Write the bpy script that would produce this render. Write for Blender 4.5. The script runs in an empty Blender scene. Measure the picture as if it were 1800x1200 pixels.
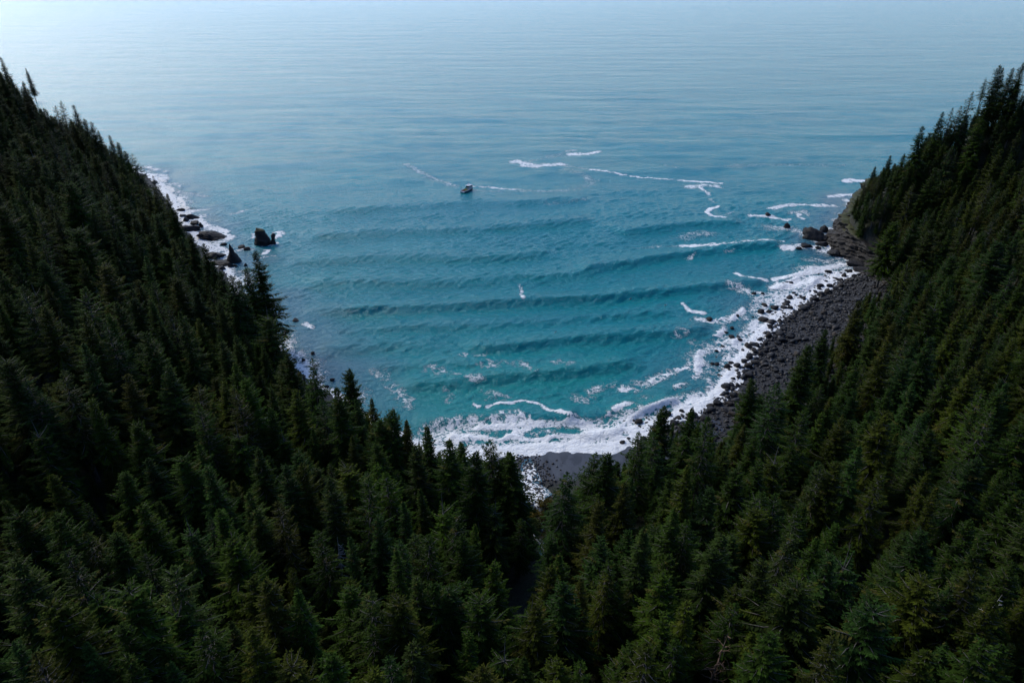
import bpy, bmesh, math, random
import numpy as np
from mathutils import Vector, Matrix

# ------------------------------------------------------------------ scene, camera, sky, sun
sc = bpy.context.scene
COL = sc.collection
R = math.radians
CAM_H = 135.0
PITCH = R(28.8)
FPX = 1200.0                                  # focal length in photo pixels (1800 wide), 24 mm on 36 mm
cam_d = bpy.data.cameras.new('camera')
cam_d.lens = 24.0; cam_d.sensor_width = 36.0
cam_d.clip_start = 0.5; cam_d.clip_end = 90000.0
cam = bpy.data.objects.new('camera', cam_d); COL.objects.link(cam)
cam.location = (0, 0, CAM_H)
cam.rotation_euler = (math.pi/2 - PITCH, 0, 0)
sc.camera = cam

SUN_AZ = R(-46.0)                             # measured from +Y towards +X
SUN_EL = R(38.0)
wd = bpy.data.worlds.new('World'); sc.world = wd; wd.use_nodes = True
nt = wd.node_tree
sky = nt.nodes.new('ShaderNodeTexSky'); sky.sky_type = 'NISHITA'; sky.sun_disc = False
sky.sun_elevation = SUN_EL; sky.sun_rotation = SUN_AZ
sky.altitude = 0; sky.air_density = 1.0; sky.dust_density = 0.2; sky.ozone_density = 6.0
bg = nt.nodes['Background']; bg.inputs['Strength'].default_value = 0.10
tn = nt.nodes.new('ShaderNodeMix'); tn.data_type = 'RGBA'; tn.blend_type = 'MULTIPLY'; tn.inputs[0].default_value = 1.0
tn.inputs[7].default_value = (0.97, 0.972, 1.09, 1)         # thin high cloud: an even, slightly blue cast over the whole sky
nt.links.new(sky.outputs[0], tn.inputs[6]); nt.links.new(tn.outputs[2], bg.inputs[0])
sun_d = bpy.data.lights.new('sun', 'SUN'); sun_d.energy = 1.5; sun_d.angle = R(30); sun_d.color = (1.0, 0.94, 0.82)
sun = bpy.data.objects.new('sun', sun_d); COL.objects.link(sun)
sdir = Vector((math.sin(SUN_AZ)*math.cos(SUN_EL), math.cos(SUN_AZ)*math.cos(SUN_EL), math.sin(SUN_EL)))
sun.rotation_euler = sdir.to_track_quat('Z', 'Y').to_euler()
sun.location = (-200, 200, 300)

vs = sc.view_settings
vs.view_transform = 'Standard'; vs.look = 'None'; vs.gamma = 1.0; vs.use_curve_mapping = False
vs.exposure = 1.0
sc.render.engine = 'CYCLES'
cy = sc.cycles
cy.use_denoising = True
cy.max_bounces = 5; cy.diffuse_bounces = 2; cy.glossy_bounces = 3; cy.transmission_bounces = 2; cy.transparent_max_bounces = 4

rng = np.random.default_rng(11)
random.seed(11)

# ------------------------------------------------------------------ helpers
SP, CP = math.sin(PITCH), math.cos(PITCH)
def ray(u, v):
    r = (np.asarray(u, float)-900.0)/FPX; p = (600.0-np.asarray(v, float))/FPX
    return r, CP+p*SP, -SP+p*CP
def at(u, v, z=0.0):
    a, b, c = ray(u, v); t = (z-CAM_H)/c
    return np.array([a*t, b*t, z])
def project(x, y, z):
    dz = z-CAM_H
    f = y*CP-dz*SP; p = y*SP+dz*CP
    f = np.maximum(f, 1e-3)
    return 900+FPX*x/f, 600-FPX*p/f, f

def _hash(ix, iy, seed):
    h = (ix.astype(np.int64)*374761393+iy.astype(np.int64)*668265263+seed*974711) & 0x7fffffff
    h = ((h ^ (h >> 13))*1274126177) & 0x7fffffff
    h = h ^ (h >> 16)
    return (h & 0xffff)/65535.0
def vnoise(x, y, seed=0):
    x = np.asarray(x, float); y = np.asarray(y, float)
    ix = np.floor(x); iy = np.floor(y); fx = x-ix; fy = y-iy
    fx = fx*fx*fx*(fx*(fx*6-15)+10); fy = fy*fy*fy*(fy*(fy*6-15)+10)
    ix = ix.astype(np.int64); iy = iy.astype(np.int64)
    a = _hash(ix, iy, seed); b = _hash(ix+1, iy, seed); c = _hash(ix, iy+1, seed); d = _hash(ix+1, iy+1, seed)
    return (a*(1-fx)+b*fx)*(1-fy)+(c*(1-fx)+d*fx)*fy
def fbm(x, y, seed=0, n=4):
    s = 0; a = 0.5; tot = 0
    x = np.asarray(x, float); y = np.asarray(y, float)
    for i in range(n):
        s = s+a*vnoise(x, y, seed+i*17); tot += a; a *= 0.5
        x, y = x*1.93+y*0.35, y*1.93-x*0.35
    return s/tot
def sstep(a, b, x):
    t = np.clip((np.asarray(x, float)-a)/(b-a), 0, 1); return t*t*(3-2*t)

def mesh_from(name, verts, faces=None, quads=None, tris=None, smooth=False):
    me = bpy.data.meshes.new(name)
    verts = np.asarray(verts, np.float32)
    if quads is not None or tris is not None:
        arr = quads if quads is not None else tris
        arr = np.asarray(arr, np.int32); k = arr.shape[1]; n = len(arr)
        me.vertices.add(len(verts)); me.vertices.foreach_set('co', verts.ravel())
        me.loops.add(n*k); me.loops.foreach_set('vertex_index', arr.ravel())
        me.polygons.add(n)
        me.polygons.foreach_set('loop_start', np.arange(0, n*k, k, dtype=np.int32))
        try: me.polygons.foreach_set('loop_total', np.full(n, k, np.int32))
        except Exception: pass
        me.update(calc_edges=True)
    else:
        me.from_pydata([tuple(map(float, v)) for v in verts], [], faces); me.update()
    if smooth:
        me.polygons.foreach_set('use_smooth', np.ones(len(me.polygons), bool)); me.update()
    return me
def fattr(me, name, vals):
    a = me.attributes.new(name, 'FLOAT', 'POINT'); a.data.foreach_set('value', np.asarray(vals, np.float32))
def link(name, me, mat=None, parent=None):
    o = bpy.data.objects.new(name, me); COL.objects.link(o)
    if mat is not None and len(me.materials) == 0: me.materials.append(mat)
    if parent is not None: o.parent = parent
    return o
def empty(name, loc, rz=0.0, s=(1, 1, 1)):
    o = bpy.data.objects.new(name, None); COL.objects.link(o)
    o.empty_display_size = 0.5
    o.location = tuple(map(float, loc)); o.rotation_euler = (0, 0, float(rz)); o.scale = tuple(map(float, s)); return o
def tag(o, label=None, cat=None, group=None, kind=None):
    if label: o['label'] = label
    if cat: o['category'] = cat
    if group: o['group'] = group
    if kind: o['kind'] = kind
    return o

# material helpers
class NT:
    def __init__(s, name):
        s.m = bpy.data.materials.new(name); s.m.use_nodes = True; s.t = s.m.node_tree
        s.b = s.t.nodes['Principled BSDF']
    def n(s, typ, **kw):
        nd = s.t.nodes.new(typ)
        for k, v in kw.items(): setattr(nd, k, v)
        return nd
    def l(s, a, b): s.t.links.new(a, b)
    def val(s, node, key, v):
        node.inputs[key].default_value = v
    def math(s, op, a, b=None, clamp=False):
        nd = s.n('ShaderNodeMath', operation=op); nd.use_clamp = clamp
        for i, q in enumerate((a, b)):
            if q is None: continue
            if isinstance(q, (int, float)): nd.inputs[i].default_value = q
            else: s.l(q, nd.inputs[i])
        return nd.outputs[0]
    def mix(s, f, a, b):
        nd = s.n('ShaderNodeMix', data_type='RGBA')
        for key, q in ((0, f), (6, a), (7, b)):
            if isinstance(q, (int, float)): nd.inputs[key].default_value = q
            elif isinstance(q, tuple): nd.inputs[key].default_value = (*q, 1) if len(q) == 3 else q
            else: s.l(q, nd.inputs[key])
        return nd.outputs[2]
    def ramp(s, x, lo, hi):
        nd = s.n('ShaderNodeMapRange', interpolation_type='SMOOTHSTEP')
        s.l(x, nd.inputs[0])
        for i, q in ((1, lo), (2, hi)):
            if isinstance(q, (int, float)): nd.inputs[i].default_value = q
            else: s.l(q, nd.inputs[i])
        return nd.outputs[0]
    def noise(s, vec, scale, detail=3, rough=0.55, dist=0.0, out=0):
        nd = s.n('ShaderNodeTexNoise'); nd.inputs['Scale'].default_value = scale
        nd.inputs['Detail'].default_value = detail; nd.inputs['Roughness'].default_value = rough
        nd.inputs['Distortion'].default_value = dist
        if vec is not None: s.l(vec, nd.inputs['Vector'])
        return nd.outputs[out]
    def attr(s, name, typ='GEOMETRY', out='Fac'):
        nd = s.n('ShaderNodeAttribute'); nd.attribute_name = name; nd.attribute_type = typ
        return nd.outputs[out]
    def pos(s):
        return s.n('ShaderNodeNewGeometry').outputs['Position']
    def obj(s):
        return s.n('ShaderNodeTexCoord').outputs['Object']
    def mapping(s, vec, scale=(1, 1, 1), rot=(0, 0, 0)):
        nd = s.n('ShaderNodeMapping'); s.l(vec, nd.inputs[0])
        nd.inputs['Scale'].default_value = scale; nd.inputs['Rotation'].default_value = rot
        return nd.outputs[0]
    def bump(s, h, dist=1.0, strength=1.0, normal=None):
        nd = s.n('ShaderNodeBump'); nd.inputs['Distance'].default_value = dist; nd.inputs['Strength'].default_value = strength
        s.l(h, nd.inputs['Height'])
        if normal is not None: s.l(normal, nd.inputs['Normal'])
        return nd.outputs[0]
def simple(name, col, rough=0.7, vary=0.25, scale=3.0, spec=0.3, bump=0.0):
    m = NT(name); p = m.obj()
    nz = m.noise(p, scale, 4)
    m.l(m.mix(m.ramp(nz, .3, .7), tuple(c*(1-vary) for c in col), tuple(min(1, c*(1+vary)) for c in col)), m.b.inputs['Base Color'])
    m.b.inputs['Roughness'].default_value = rough; m.b.inputs['Specular IOR Level'].default_value = spec
    if bump: m.l(m.bump(nz, bump), m.b.inputs['Normal'])
    return m.m

# ------------------------------------------------------------------ coastline and ground height
# world points or photo pixels lying on the water line: (x, y, beach width, beach slope, hill slope, cliff, surf width)
def P(u, v): return tuple(at(u, v)[:2])
coast = [
 ((-2500, 640), 4, .4, .62, 6, 12), ((-900, 580), 4, .4, .62, 6, 12), ((-600, 560), 4, .4, .7, 6, 12), ((-430, 540), 8, .3, .95, 4, 12), ((-330, 525), 12, .25, 1.02, 3, 12),
 (P(262, 308), 14, .2, 1.05, 2, 15), (P(290, 345), 14, .2, 1.0, 2, 17), (P(308, 372), 12, .2, .92, 2, 15), (P(326, 395), 10, .2, .76, 2, 17),
 (P(345, 425), 8, .2, .66, 3, 15), (P(372, 460), 7, .2, .62, 3, 11), (P(398, 490), 5, .3, .60, 4, 8), (P(430, 545), 4, .3, .58, 4, 8),
 (P(470, 590), 4, .3, .55, 4, 8), (P(497, 625), 5, .3, .50, 3, 10), (P(540, 665), 5, .3, .46, 3, 9), (P(580, 692), 5, .3, .42, 3, 8),
 (P(625, 732), 6, .25, .38, 2, 8), (P(690, 768), 8, .2, .34, 1, 9), (P(745, 792), 10, .14, .30, 0, 11), (P(800, 806), 14, .10, .26, 0, 12),
 (P(835, 799), 16, .09, .24, 0, 12), (P(870, 795), 18, .08, .2, 0, 11), (P(905, 792), 20, .07, .2, 0, 12), (P(950, 789), 20, .07, .2, 0, 12),
 (P(1000, 790), 20, .08, .2, 0, 12), (P(1045, 793), 18, .08, .24, 0, 13), (P(1085, 786), 18, .09, .28, 0, 14), (P(1115, 773), 20, .10, .32, 0, 13),
 (P(1150, 753), 22, .10, .36, 0, 12), (P(1190, 735), 26, .10, .40, 0, 12), (P(1230, 715), 34, .10, .44, 0, 13), (P(1265, 690), 38, .10, .48, 0, 15),
 (P(1295, 655), 40, .10, .5, 0, 16), (P(1318, 615), 40, .10, .52, 0, 15), (P(1345, 575), 40, .10, .55, 0, 15), (P(1385, 545), 38, .10, .58, 0, 15),
 (P(1430, 520), 34, .10, .6, 0, 16), (P(1470, 497), 28, .12, .62, 1, 17), (P(1512, 482), 18, .15, .64, 3, 15), (P(1532, 474), 8, .2, .66, 6, 9),
 (P(1500, 458), 5, .4, .66, 13, 10), (P(1466, 433), 5, .4, .74, 16, 13), (P(1470, 408), 5, .4, .9, 15, 10), (P(1490, 380), 5, .4, .92, 13, 9),
 (P(1510, 356), 6, .4, .92, 10, 10), ((258, 436), 8, .3, .92, 6, 12), ((300, 446), 8, .3, .92, 6, 12), ((400, 470), 5, .4, .7, 8, 12), ((650, 520), 5, .4, .62, 8, 12), ((900, 560), 5, .4, .62, 8, 12), ((2500, 640), 5, .4, .62, 8, 12)]
CX = np.array([c[0] for c in coast], float); CPAR = np.array([c[1:] for c in coast], float)
# resample the coast finely with small natural scallops
def resample(pts, par, step):
    out, op = [], []
    for i in range(len(pts)-1):
        d = np.linalg.norm(pts[i+1]-pts[i]); n = max(1, int(d/step)) if d < 200 else max(1, int(d/60))
        for k in range(n):
            f = k/n; out.append(pts[i]*(1-f)+pts[i+1]*f); op.append(par[i]*(1-f)+par[i+1]*f)
    out.append(pts[-1]); op.append(par[-1]); return np.array(out), np.array(op)
CX, CPAR = resample(CX, CPAR, 5.0)
_tan = np.gradient(CX, axis=0); _tan /= np.linalg.norm(_tan, axis=1)[:, None]+1e-9
_nrm = np.stack([_tan[:, 1], -_tan[:, 0]], 1)                  # points inland
_s = np.concatenate([[0], np.cumsum(np.linalg.norm(np.diff(CX, axis=0), axis=1))])
CX = CX+_nrm*((fbm(_s/14.0, _s*0+3.3, 5, 3)-.5)*np.where(CPAR[:, 0] > 12, 3.2, 7.0))[:, None]
POLY = np.vstack([CX, [[2500, -1500], [-2500, -1500]]])

def inside(x, y, poly):
    c = np.zeros(np.shape(x), bool)
    j = len(poly)-1
    for i in range(len(poly)):
        xi, yi = poly[i]; xj, yj = poly[j]
        if yi != yj:
            c ^= ((yi > y) != (yj > y)) & (x < (xj-xi)*(y-yi)/(yj-yi)+xi)
        j = i
    return c
def seg_near(x, y, pts, par):
    """distance to a polyline and its interpolated parameters"""
    best = np.full(x.shape, 1e18); idx = np.zeros(x.shape, np.int32); tt = np.zeros(x.shape)
    for i in range(len(pts)-1):
        ax, ay = pts[i]; bx, by = pts[i+1]; dx, dy = bx-ax, by-ay; L = dx*dx+dy*dy+1e-12
        t = np.clip(((x-ax)*dx+(y-ay)*dy)/L, 0, 1)
        d = (x-ax-t*dx)**2+(y-ay-t*dy)**2
        m = d < best
        best = np.where(m, d, best); idx[m] = i; tt = np.where(m, t, tt)
    return np.sqrt(best), par[idx]*(1-tt[..., None])+par[np.minimum(idx+1, len(par)-1)]*tt[..., None], idx+tt
def coast_d(x, y):
    d, p, s = seg_near(x, y, CX, CPAR)
    return np.where(inside(x, y, POLY), d, -d), p, s

stream_px = [(928, 806, .6), (930, 838, 1.4), (936, 872, 2.4), (948, 900, 3.2), (955, 925, 4.0), (952, 952, 4.8), (955, 985, 5.6), (938, 1020, 6.4), (912, 1055, 7.2), (903, 1098, 8.0), (910, 1150, 9.0), (930, 1230, 10.5)]
STR = np.array([at(u, v, z) for u, v, z in stream_px] + [(3, 40, 14.), (-6, -20, 18.), (-2, -120, 26.), (0, -400, 50)])
STRP = STR[:, 2:3]
def ground_raw(x, y):
    x = np.asarray(x, float); y = np.asarray(y, float)
    d, p, _ = coast_d(x, y)
    w, bs, s, c = p[..., 0], p[..., 1], p[..., 2], p[..., 3]
    dl = np.maximum(d, 0)
    hc = bs*np.minimum(dl, w)+c*sstep(1.0, 7.0, dl)+s*np.maximum(dl-w, 0)*sstep(-4, 14, dl-w)
    ds, zp, _ = seg_near(x, y, STR[:, :2], STRP)
    side = sstep(-15, 15, x-4)
    sl = .40*(1-side)+.57*side
    q = np.maximum(ds-5, 0)
    hs = zp[..., 0]+sl*q*sstep(-2, 22, q)+.0016*q*q*(0.6+0.4*side)
    k = 6.0
    hmin = -np.logaddexp(-hc/k, -hs/k)*k
    hmin = np.maximum(np.minimum(hc, hs)-3*np.exp(-np.abs(hc-hs)/4), hmin)
    hmin = np.where(hc < 3, np.minimum(hc, hs+2), hmin)
    h = np.where(d > 0, hmin, 0.16*d)
    nz = (fbm(x/55, y/55, 3, 3)-.5)*14+(fbm(x/13, y/13, 9, 2)-.5)*2.0
    return h+nz*sstep(6, 30, h)*np.where(d > 0, 1, 0)
# eased copy of the raw heights on a 2 m lattice: no steps where one stretch of coast hands over to the next
GX0, GY0, GST = -520.0, -160.0, 2.0
_gx = np.arange(GX0, 521, GST); _gy = np.arange(GY0, 721, GST)
_X, _Y = np.meshgrid(_gx, _gy); _Z = ground_raw(_X, _Y); _D = coast_d(_X, _Y)[0]
_S = seg_near(_X, _Y, STR[:, :2], STRP)[0]
def _blur(a, sg):
    r = int(3*sg); k = np.exp(-.5*(np.arange(-r, r+1)/sg)**2); k /= k.sum()
    for ax_ in (0, 1):
        p_ = np.pad(a, [(r, r) if q == ax_ else (0, 0) for q in (0, 1)], mode='edge')
        a = sum(k[i]*np.take(p_, np.arange(i, i+a.shape[ax_]), axis=ax_) for i in range(2*r+1))
    return a
_w = sstep(7, 26, _D)*sstep(6, 18, _S)
_Z = _Z*(1-_w)+_blur(_Z, 4.0)*_w
def ground(x, y):
    x = np.asarray(x, float); y = np.asarray(y, float)
    fx_ = (x-GX0)/GST; fy_ = (y-GY0)/GST
    ok_ = (fx_ >= 0) & (fx_ < len(_gx)-1) & (fy_ >= 0) & (fy_ < len(_gy)-1)
    i = np.clip(fx_, 0, len(_gx)-2).astype(int); j = np.clip(fy_, 0, len(_gy)-2).astype(int)
    a = np.clip(fx_-i, 0, 1); b = np.clip(fy_-j, 0, 1)
    z = (_Z[j, i]*(1-a)+_Z[j, i+1]*a)*(1-b)+(_Z[j+1, i]*(1-a)+_Z[j+1, i+1]*a)*b
    return np.where(ok_, z, 2.0)

# ------------------------------------------------------------------ materials of the setting
def water_material():
    m = NT('sea_water'); p = m.pos()
    foam = m.attr('foam'); murk = m.attr('murk'); milk = m.attr('milk'); far = m.attr('far')
    # body colour of the water
    big = m.noise(m.mapping(p, (.012, .02, 1)), 1.0, 3)
    c = m.mix(m.ramp(big, .3, .7), (.0005, .158, .182), (.0006, .178, .196))
    c = m.mix(milk, c, (.006, .195, .188))
    c = m.mix(murk, c, (.050, .120, .165))
    # foam lace
    pw = m.n('ShaderNodeVectorMath', operation='ADD'); m.l(p, pw.inputs[0])
    wn = m.n('ShaderNodeTexNoise'); wn.inputs['Scale'].default_value = .16; wn.inputs['Detail'].default_value = 3; m.l(p, wn.inputs['Vector'])
    ws = m.n('ShaderNodeVectorMath', operation='SCALE'); m.l(wn.outputs['Color'], ws.inputs[0]); ws.inputs['Scale'].default_value = 5.0
    m.l(ws.outputs[0], pw.inputs[1]); q = pw.outputs[0]
    n1 = m.noise(m.mapping(q, (1, 1, .2)), .34, 5, .62)
    rid = m.math('SUBTRACT', 1.0, m.math('ABSOLUTE', m.math('MULTIPLY', m.math('SUBTRACT', n1, .5), 5.0)), True)
    n2 = m.noise(q, .9, 5, .68)
    rid2 = m.math('SUBTRACT', 1.0, m.math('ABSOLUTE', m.math('MULTIPLY', m.math('SUBTRACT', n2, .5), 5.0)), True)
    n3 = m.noise(p, 2.6, 3, .6)
    lace = m.math('ADD', m.math('MULTIPLY', rid, .42), m.math('ADD', m.math('MULTIPLY', rid2, .30), m.math('MULTIPLY', n3, .42)))
    lace = m.math('ADD', m.math('MULTIPLY', m.math('SUBTRACT', lace, .57), 1.5), .55)
    T = m.math('SUBTRACT', 1.14, m.math('MULTIPLY', foam, .84))
    mask = m.math('MULTIPLY', m.ramp(lace, m.math('SUBTRACT', T, .10), m.math('ADD', T, .10)), m.ramp(foam, .02, .12))
    thin = m.math('MULTIPLY', m.math('MULTIPLY', m.ramp(lace, m.math('SUBTRACT', T, .40), T), m.ramp(foam, .05, .4)), .30)
    c = m.mix(thin, c, (.12, .32, .35))
    c = m.mix(mask, c, (.94, .93, .88))
    m.l(c, m.b.inputs['Base Color'])
    r = m.n('ShaderNodeMix', data_type='FLOAT'); m.l(mask, r.inputs[0]); r.inputs[2].default_value = .13; r.inputs[3].default_value = .75
    m.l(r.outputs[0], m.b.inputs['Roughness'])
    m.b.inputs['Specular Tint'].default_value = (.45, .92, 1.0, 1); m.b.inputs['IOR'].default_value = 1.333; m.b.inputs['Specular IOR Level'].default_value = .32
    # ripples and chop
    pr = m.mapping(p, (.75, 1, 1), (0, 0, R(-6)))
    h1 = m.noise(pr, .62, 5, .66, .4)
    h2 = m.noise(m.mapping(p, (.5, 1, 1), (0, 0, R(8))), .20, 3, .55, .4)
    h3 = m.noise(m.mapping(p, (.30, 1, 1), (0, 0, R(-4))), .050, 3, .55)
    h4 = m.noise(m.mapping(p, (.22, 1, 1), (0, 0, R(-7))), .016, 3, .5)
    h = m.math('ADD', m.math('MULTIPLY', h1, 1.0), m.math('MULTIPLY', h2, .45))
    hf = m.math('ADD', m.math('MULTIPLY', h3, 2.6), m.math('MULTIPLY', h4, 4.2))
    h = m.math('ADD', h, m.math('MULTIPLY', hf, far))
    h = m.math('ADD', h, m.math('MULTIPLY', m.math('MULTIPLY', lace, mask), .35))
    m.l(m.bump(h, 1.0), m.b.inputs['Normal'])
    return m.m

def ground_material():
    m = NT('forest_floor'); p = m.pos(); z = m.attr('zone')
    n = m.noise(p, .5, 5, .65); n2 = m.noise(p, .08, 3)
    c = m.mix(m.ramp(n, .3, .7), (.012, .014, .006), (.024, .030, .009))
    c = m.mix(m.ramp(n2, .45, .7), c, (.022, .020, .008))
    rk = m.mix(m.ramp(m.noise(p, .9, 6, .7), .3, .7), (.012, .012, .012), (.040, .039, .038))
    c = m.mix(z, c, rk)
    m.l(c, m.b.inputs['Base Color']); m.b.inputs['Roughness'].default_value = .9
    m.l(m.bump(m.noise(p, 1.6, 5, .7), .5), m.b.inputs['Normal'])
    return m.m
def sand_material():
    m = NT('wet_black_sand'); p = m.pos(); wet = m.attr('wet')
    n = m.noise(m.mapping(p, (.55, .2, 1), (0, 0, R(25))), .30, 4, .55, 1.5)
    c = m.mix(m.ramp(n, .50, .56), (.036, .038, .042), (.013, .013, .014))
    c = m.mix(m.math('MULTIPLY', wet, .75), c, (.042, .045, .050))
    c = m.mix(m.math('MULTIPLY', m.noise(p, 9, 4), .25), c, (.03, .03, .036))
    m.l(c, m.b.inputs['Base Color'])
    m.b.inputs['Roughness'].default_value = .55
    m.l(m.bump(m.noise(p, 2.5, 4), .05), m.b.inputs['Normal'])
    return m.m
def rock_material(name, a, b, moss=0.0, scale=.6, tidal=True):
    m = NT(name); p = m.pos(); ob = m.obj()
    n = m.noise(p, scale, 6, .68); n2 = m.noise(m.mapping(p, (1, 1, 2.2), (R(20), R(15), 0)), scale*2.6, 4, .6)
    c = m.mix(m.ramp(n, .3, .72), a, b)
    c = m.mix(m.math('MULTIPLY', m.ramp(n2, .52, .7), .55), c, tuple(x*.45 for x in a))
    sep = m.n('ShaderNodeSeparateXYZ'); m.l(p, sep.inputs[0])
    if tidal:       # kelp and black lichen below the high water mark
        t = m.ramp(m.math('ADD', sep.outputs[2], m.math('MULTIPLY', n, -1.6)), 1.6, .3)
        nd = t.node; nd.inputs[1].default_value = 0.2; nd.inputs[2].default_value = 1.8
        inv = m.math('SUBTRACT', 1.0, t)
        c = m.mix(m.math('MULTIPLY', inv, .8), c, (.016, .014, .012))
    if moss:
        g = m.n('ShaderNodeNewGeometry'); sn = m.n('ShaderNodeSeparateXYZ'); m.l(g.outputs['Normal'], sn.inputs[0])
        k = m.math('MULTIPLY', m.ramp(sn.outputs[2], .45, .8), m.ramp(m.math('ADD', sep.outputs[2], m.math('MULTIPLY', n, 5.0)), moss, moss+2.5))
        c = m.mix(k, c, m.mix(n2, (.022, .030, .007), (.060, .056, .012)))
    m.l(c, m.b.inputs['Base Color']); m.b.inputs['Roughness'].default_value = .72; m.b.inputs['Specular IOR Level'].default_value = .3
    m.l(m.bump(m.math('ADD', n, m.math('MULTIPLY', n2, .5)), .6), m.b.inputs['Normal'])
    return m.m
M_WATER = water_material(); M_GROUND = ground_material(); M_SAND = sand_material()
M_ROCK = rock_material('dark_sea_rock', (.014, .013, .013), (.044, .041, .038))
M_STACK = rock_material('stack_rock', (.014, .013, .012), (.038, .034, .029), moss=7.2)
M_CLIFF = rock_material('cliff_rock', (.008, .007, .006), (.042, .034, .025), moss=12.0, scale=.22)

# ------------------------------------------------------------------ ground
def grid(xs, ys):
    X, Y = np.meshgrid(xs, ys); nx, ny = len(xs), len(ys)
    i = np.arange(nx*ny).reshape(ny, nx)
    q = np.stack([i[:-1, :-1], i[:-1, 1:], i[1:, 1:], i[1:, :-1]], -1).reshape(-1, 4)
    return X.ravel(), Y.ravel(), q
def compact(v, q, keep):
    q = q[keep]; used = np.unique(q); remap = np.full(len(v), -1, np.int64); remap[used] = np.arange(len(used))
    return used, remap[q]
def stretch(lo, hi, step, mid, g1, far, g2):
    a = list(np.arange(lo, hi+1e-6, step)); s = step; x = a[-1]; up = []
    while x < far:
        s = s*(1+(g1 if x < mid else g2)); x += s; up.append(x)
    return a, up
_a, _u = stretch(0, 260, 2.2, 420, .04, 2600, .25); gx = np.array([-q for q in (_a[1:]+_u)][::-1]+_a+_u)
_a, _u = stretch(-60, 480, 2.2, 620, .04, 1000, .25); gy = np.array([-900, -500, -300, -200, -140, -95]+_a+_u)
X, Y, Q = grid(gx, gy)
D, PAR, _ = coast_d(X, Y)
Z = np.where((np.abs(X) < 515) & (Y > -155) & (Y < 715), ground(X, Y), ground_raw(X, Y))
keep = (D[Q] > -14).any(1)
used, q2 = compact(X, Q, keep)
me = mesh_from('terrain', np.stack([X, Y, Z-.05], 1)[used], quads=q2, smooth=True)
zone = np.maximum(sstep(1.5, -2.5, D-PAR[:, 0]), 0)
fattr(me, 'zone', zone[used])
tag(link('terrain', me, M_GROUND), kind='structure')

# black sand beach at the head of the cove
sx = np.arange(-62, 78, .7); sy = np.arange(128, 190, .7)
X, Y, Q = grid(sx, sy); D, PAR, _ = coast_d(X, Y)
ripple = (fbm(X/6, Y/9, 21, 3)-.5)*.22*sstep(0, 3, D)
Z = ground(X, Y)+.06+ripple
edge = sstep(14, 20, D+3*(fbm(X/7, Y/7, 4, 2)-.5))
Z = Z-.35*edge
keep = ((D[Q] > -4) & (D[Q] < 24)).all(1) & (np.abs(X[Q]-6).max(1) < 64)
used, q2 = compact(X, Q, keep)
me = mesh_from('sand_beach', np.stack([X, Y, Z], 1)[used], quads=q2, smooth=True)
fattr(me, 'wet', sstep(7, 2.5, D+4*(fbm(X/9, Y/4, 8, 3)-.5))[used])
tag(link('sand_beach', me, M_SAND), kind='structure')

# ------------------------------------------------------------------ sea
ax, ux = stretch(0, 180, .75, 420, .012, 40000, .07)
xs = np.array([-q for q in (ax[1:]+ux)][::-1]+ax+ux)
ay, uy = stretch(146, 400, .75, 760, .012, 42000, .05)
ys = np.array(ay+uy)
X, Y, Q = grid(xs, ys)
DXs = np.gradient(xs); DYs = np.gradient(ys)
SPC = np.maximum(np.tile(DXs, (len(ys), 1)), np.repeat(DYs, len(xs)).reshape(len(ys), -1)).ravel()
nearv = (np.abs(X) < 520) & (Y < 720)
D = np.full(X.shape, -400.0); FW = np.full(X.shape, 10.0); SIDX = np.zeros(X.shape)
d_, p_, s_ = coast_d(X[nearv], Y[nearv]); D[nearv] = d_; FW[nearv] = p_[:, 4]; SIDX[nearv] = s_
BW = np.zeros(X.shape); BW[nearv] = p_[:, 0]
farv = ~nearv; D[farv] = np.where(inside(X[farv], Y[farv], POLY), 100, -400)
Z = np.zeros(X.shape)
wr = np.random.default_rng(5)
for lam in [3.2, 3.7, 4.3, 4.9, 5.6, 6.4, 7.4, 8.5, 9.8, 11.5, 13.5, 16, 19, 23, 28, 36, 48, 65]:
    for rep in range(3):
        th = wr.normal(R(-5), R(34) if lam < 9 else (R(20) if lam < 25 else R(9)))
        l = lam*wr.uniform(.9, 1.12); k = 2*math.pi/l
        kx, ky = -math.sin(th)*k, -math.cos(th)*k
        A = .0105*l if l < 4.6 else (.0058*l if l < 7 else .0015*l if l < 14 else .0012*l*(14/l)**.25)
        att = np.clip((l/SPC-2.6)/2.5, 0, 1)*np.clip((l/.75)/1.0, 0, 1)
        ph = wr.uniform(0, 6.28)
        Z += A*att*np.sin(kx*X+ky*Y+ph+.8*math.sin(ph)*np.sin((ky*X-kx*Y)*.11+ph*3))
Z *= .55+.9*fbm(X/60, Y/45, 31, 2)
Z *= np.clip(.25+np.abs(D)/40, .25, 1)

def poly_dist(u, pts):
    """distance and signed side for a crest polyline of world points"""
    d, par, s = seg_near(X[u], Y[u], pts, np.arange(len(pts), dtype=float)[:, None])
    return d, s
def px(*pp): return np.array([at(a, b)[:2] for a, b in pp])
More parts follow.
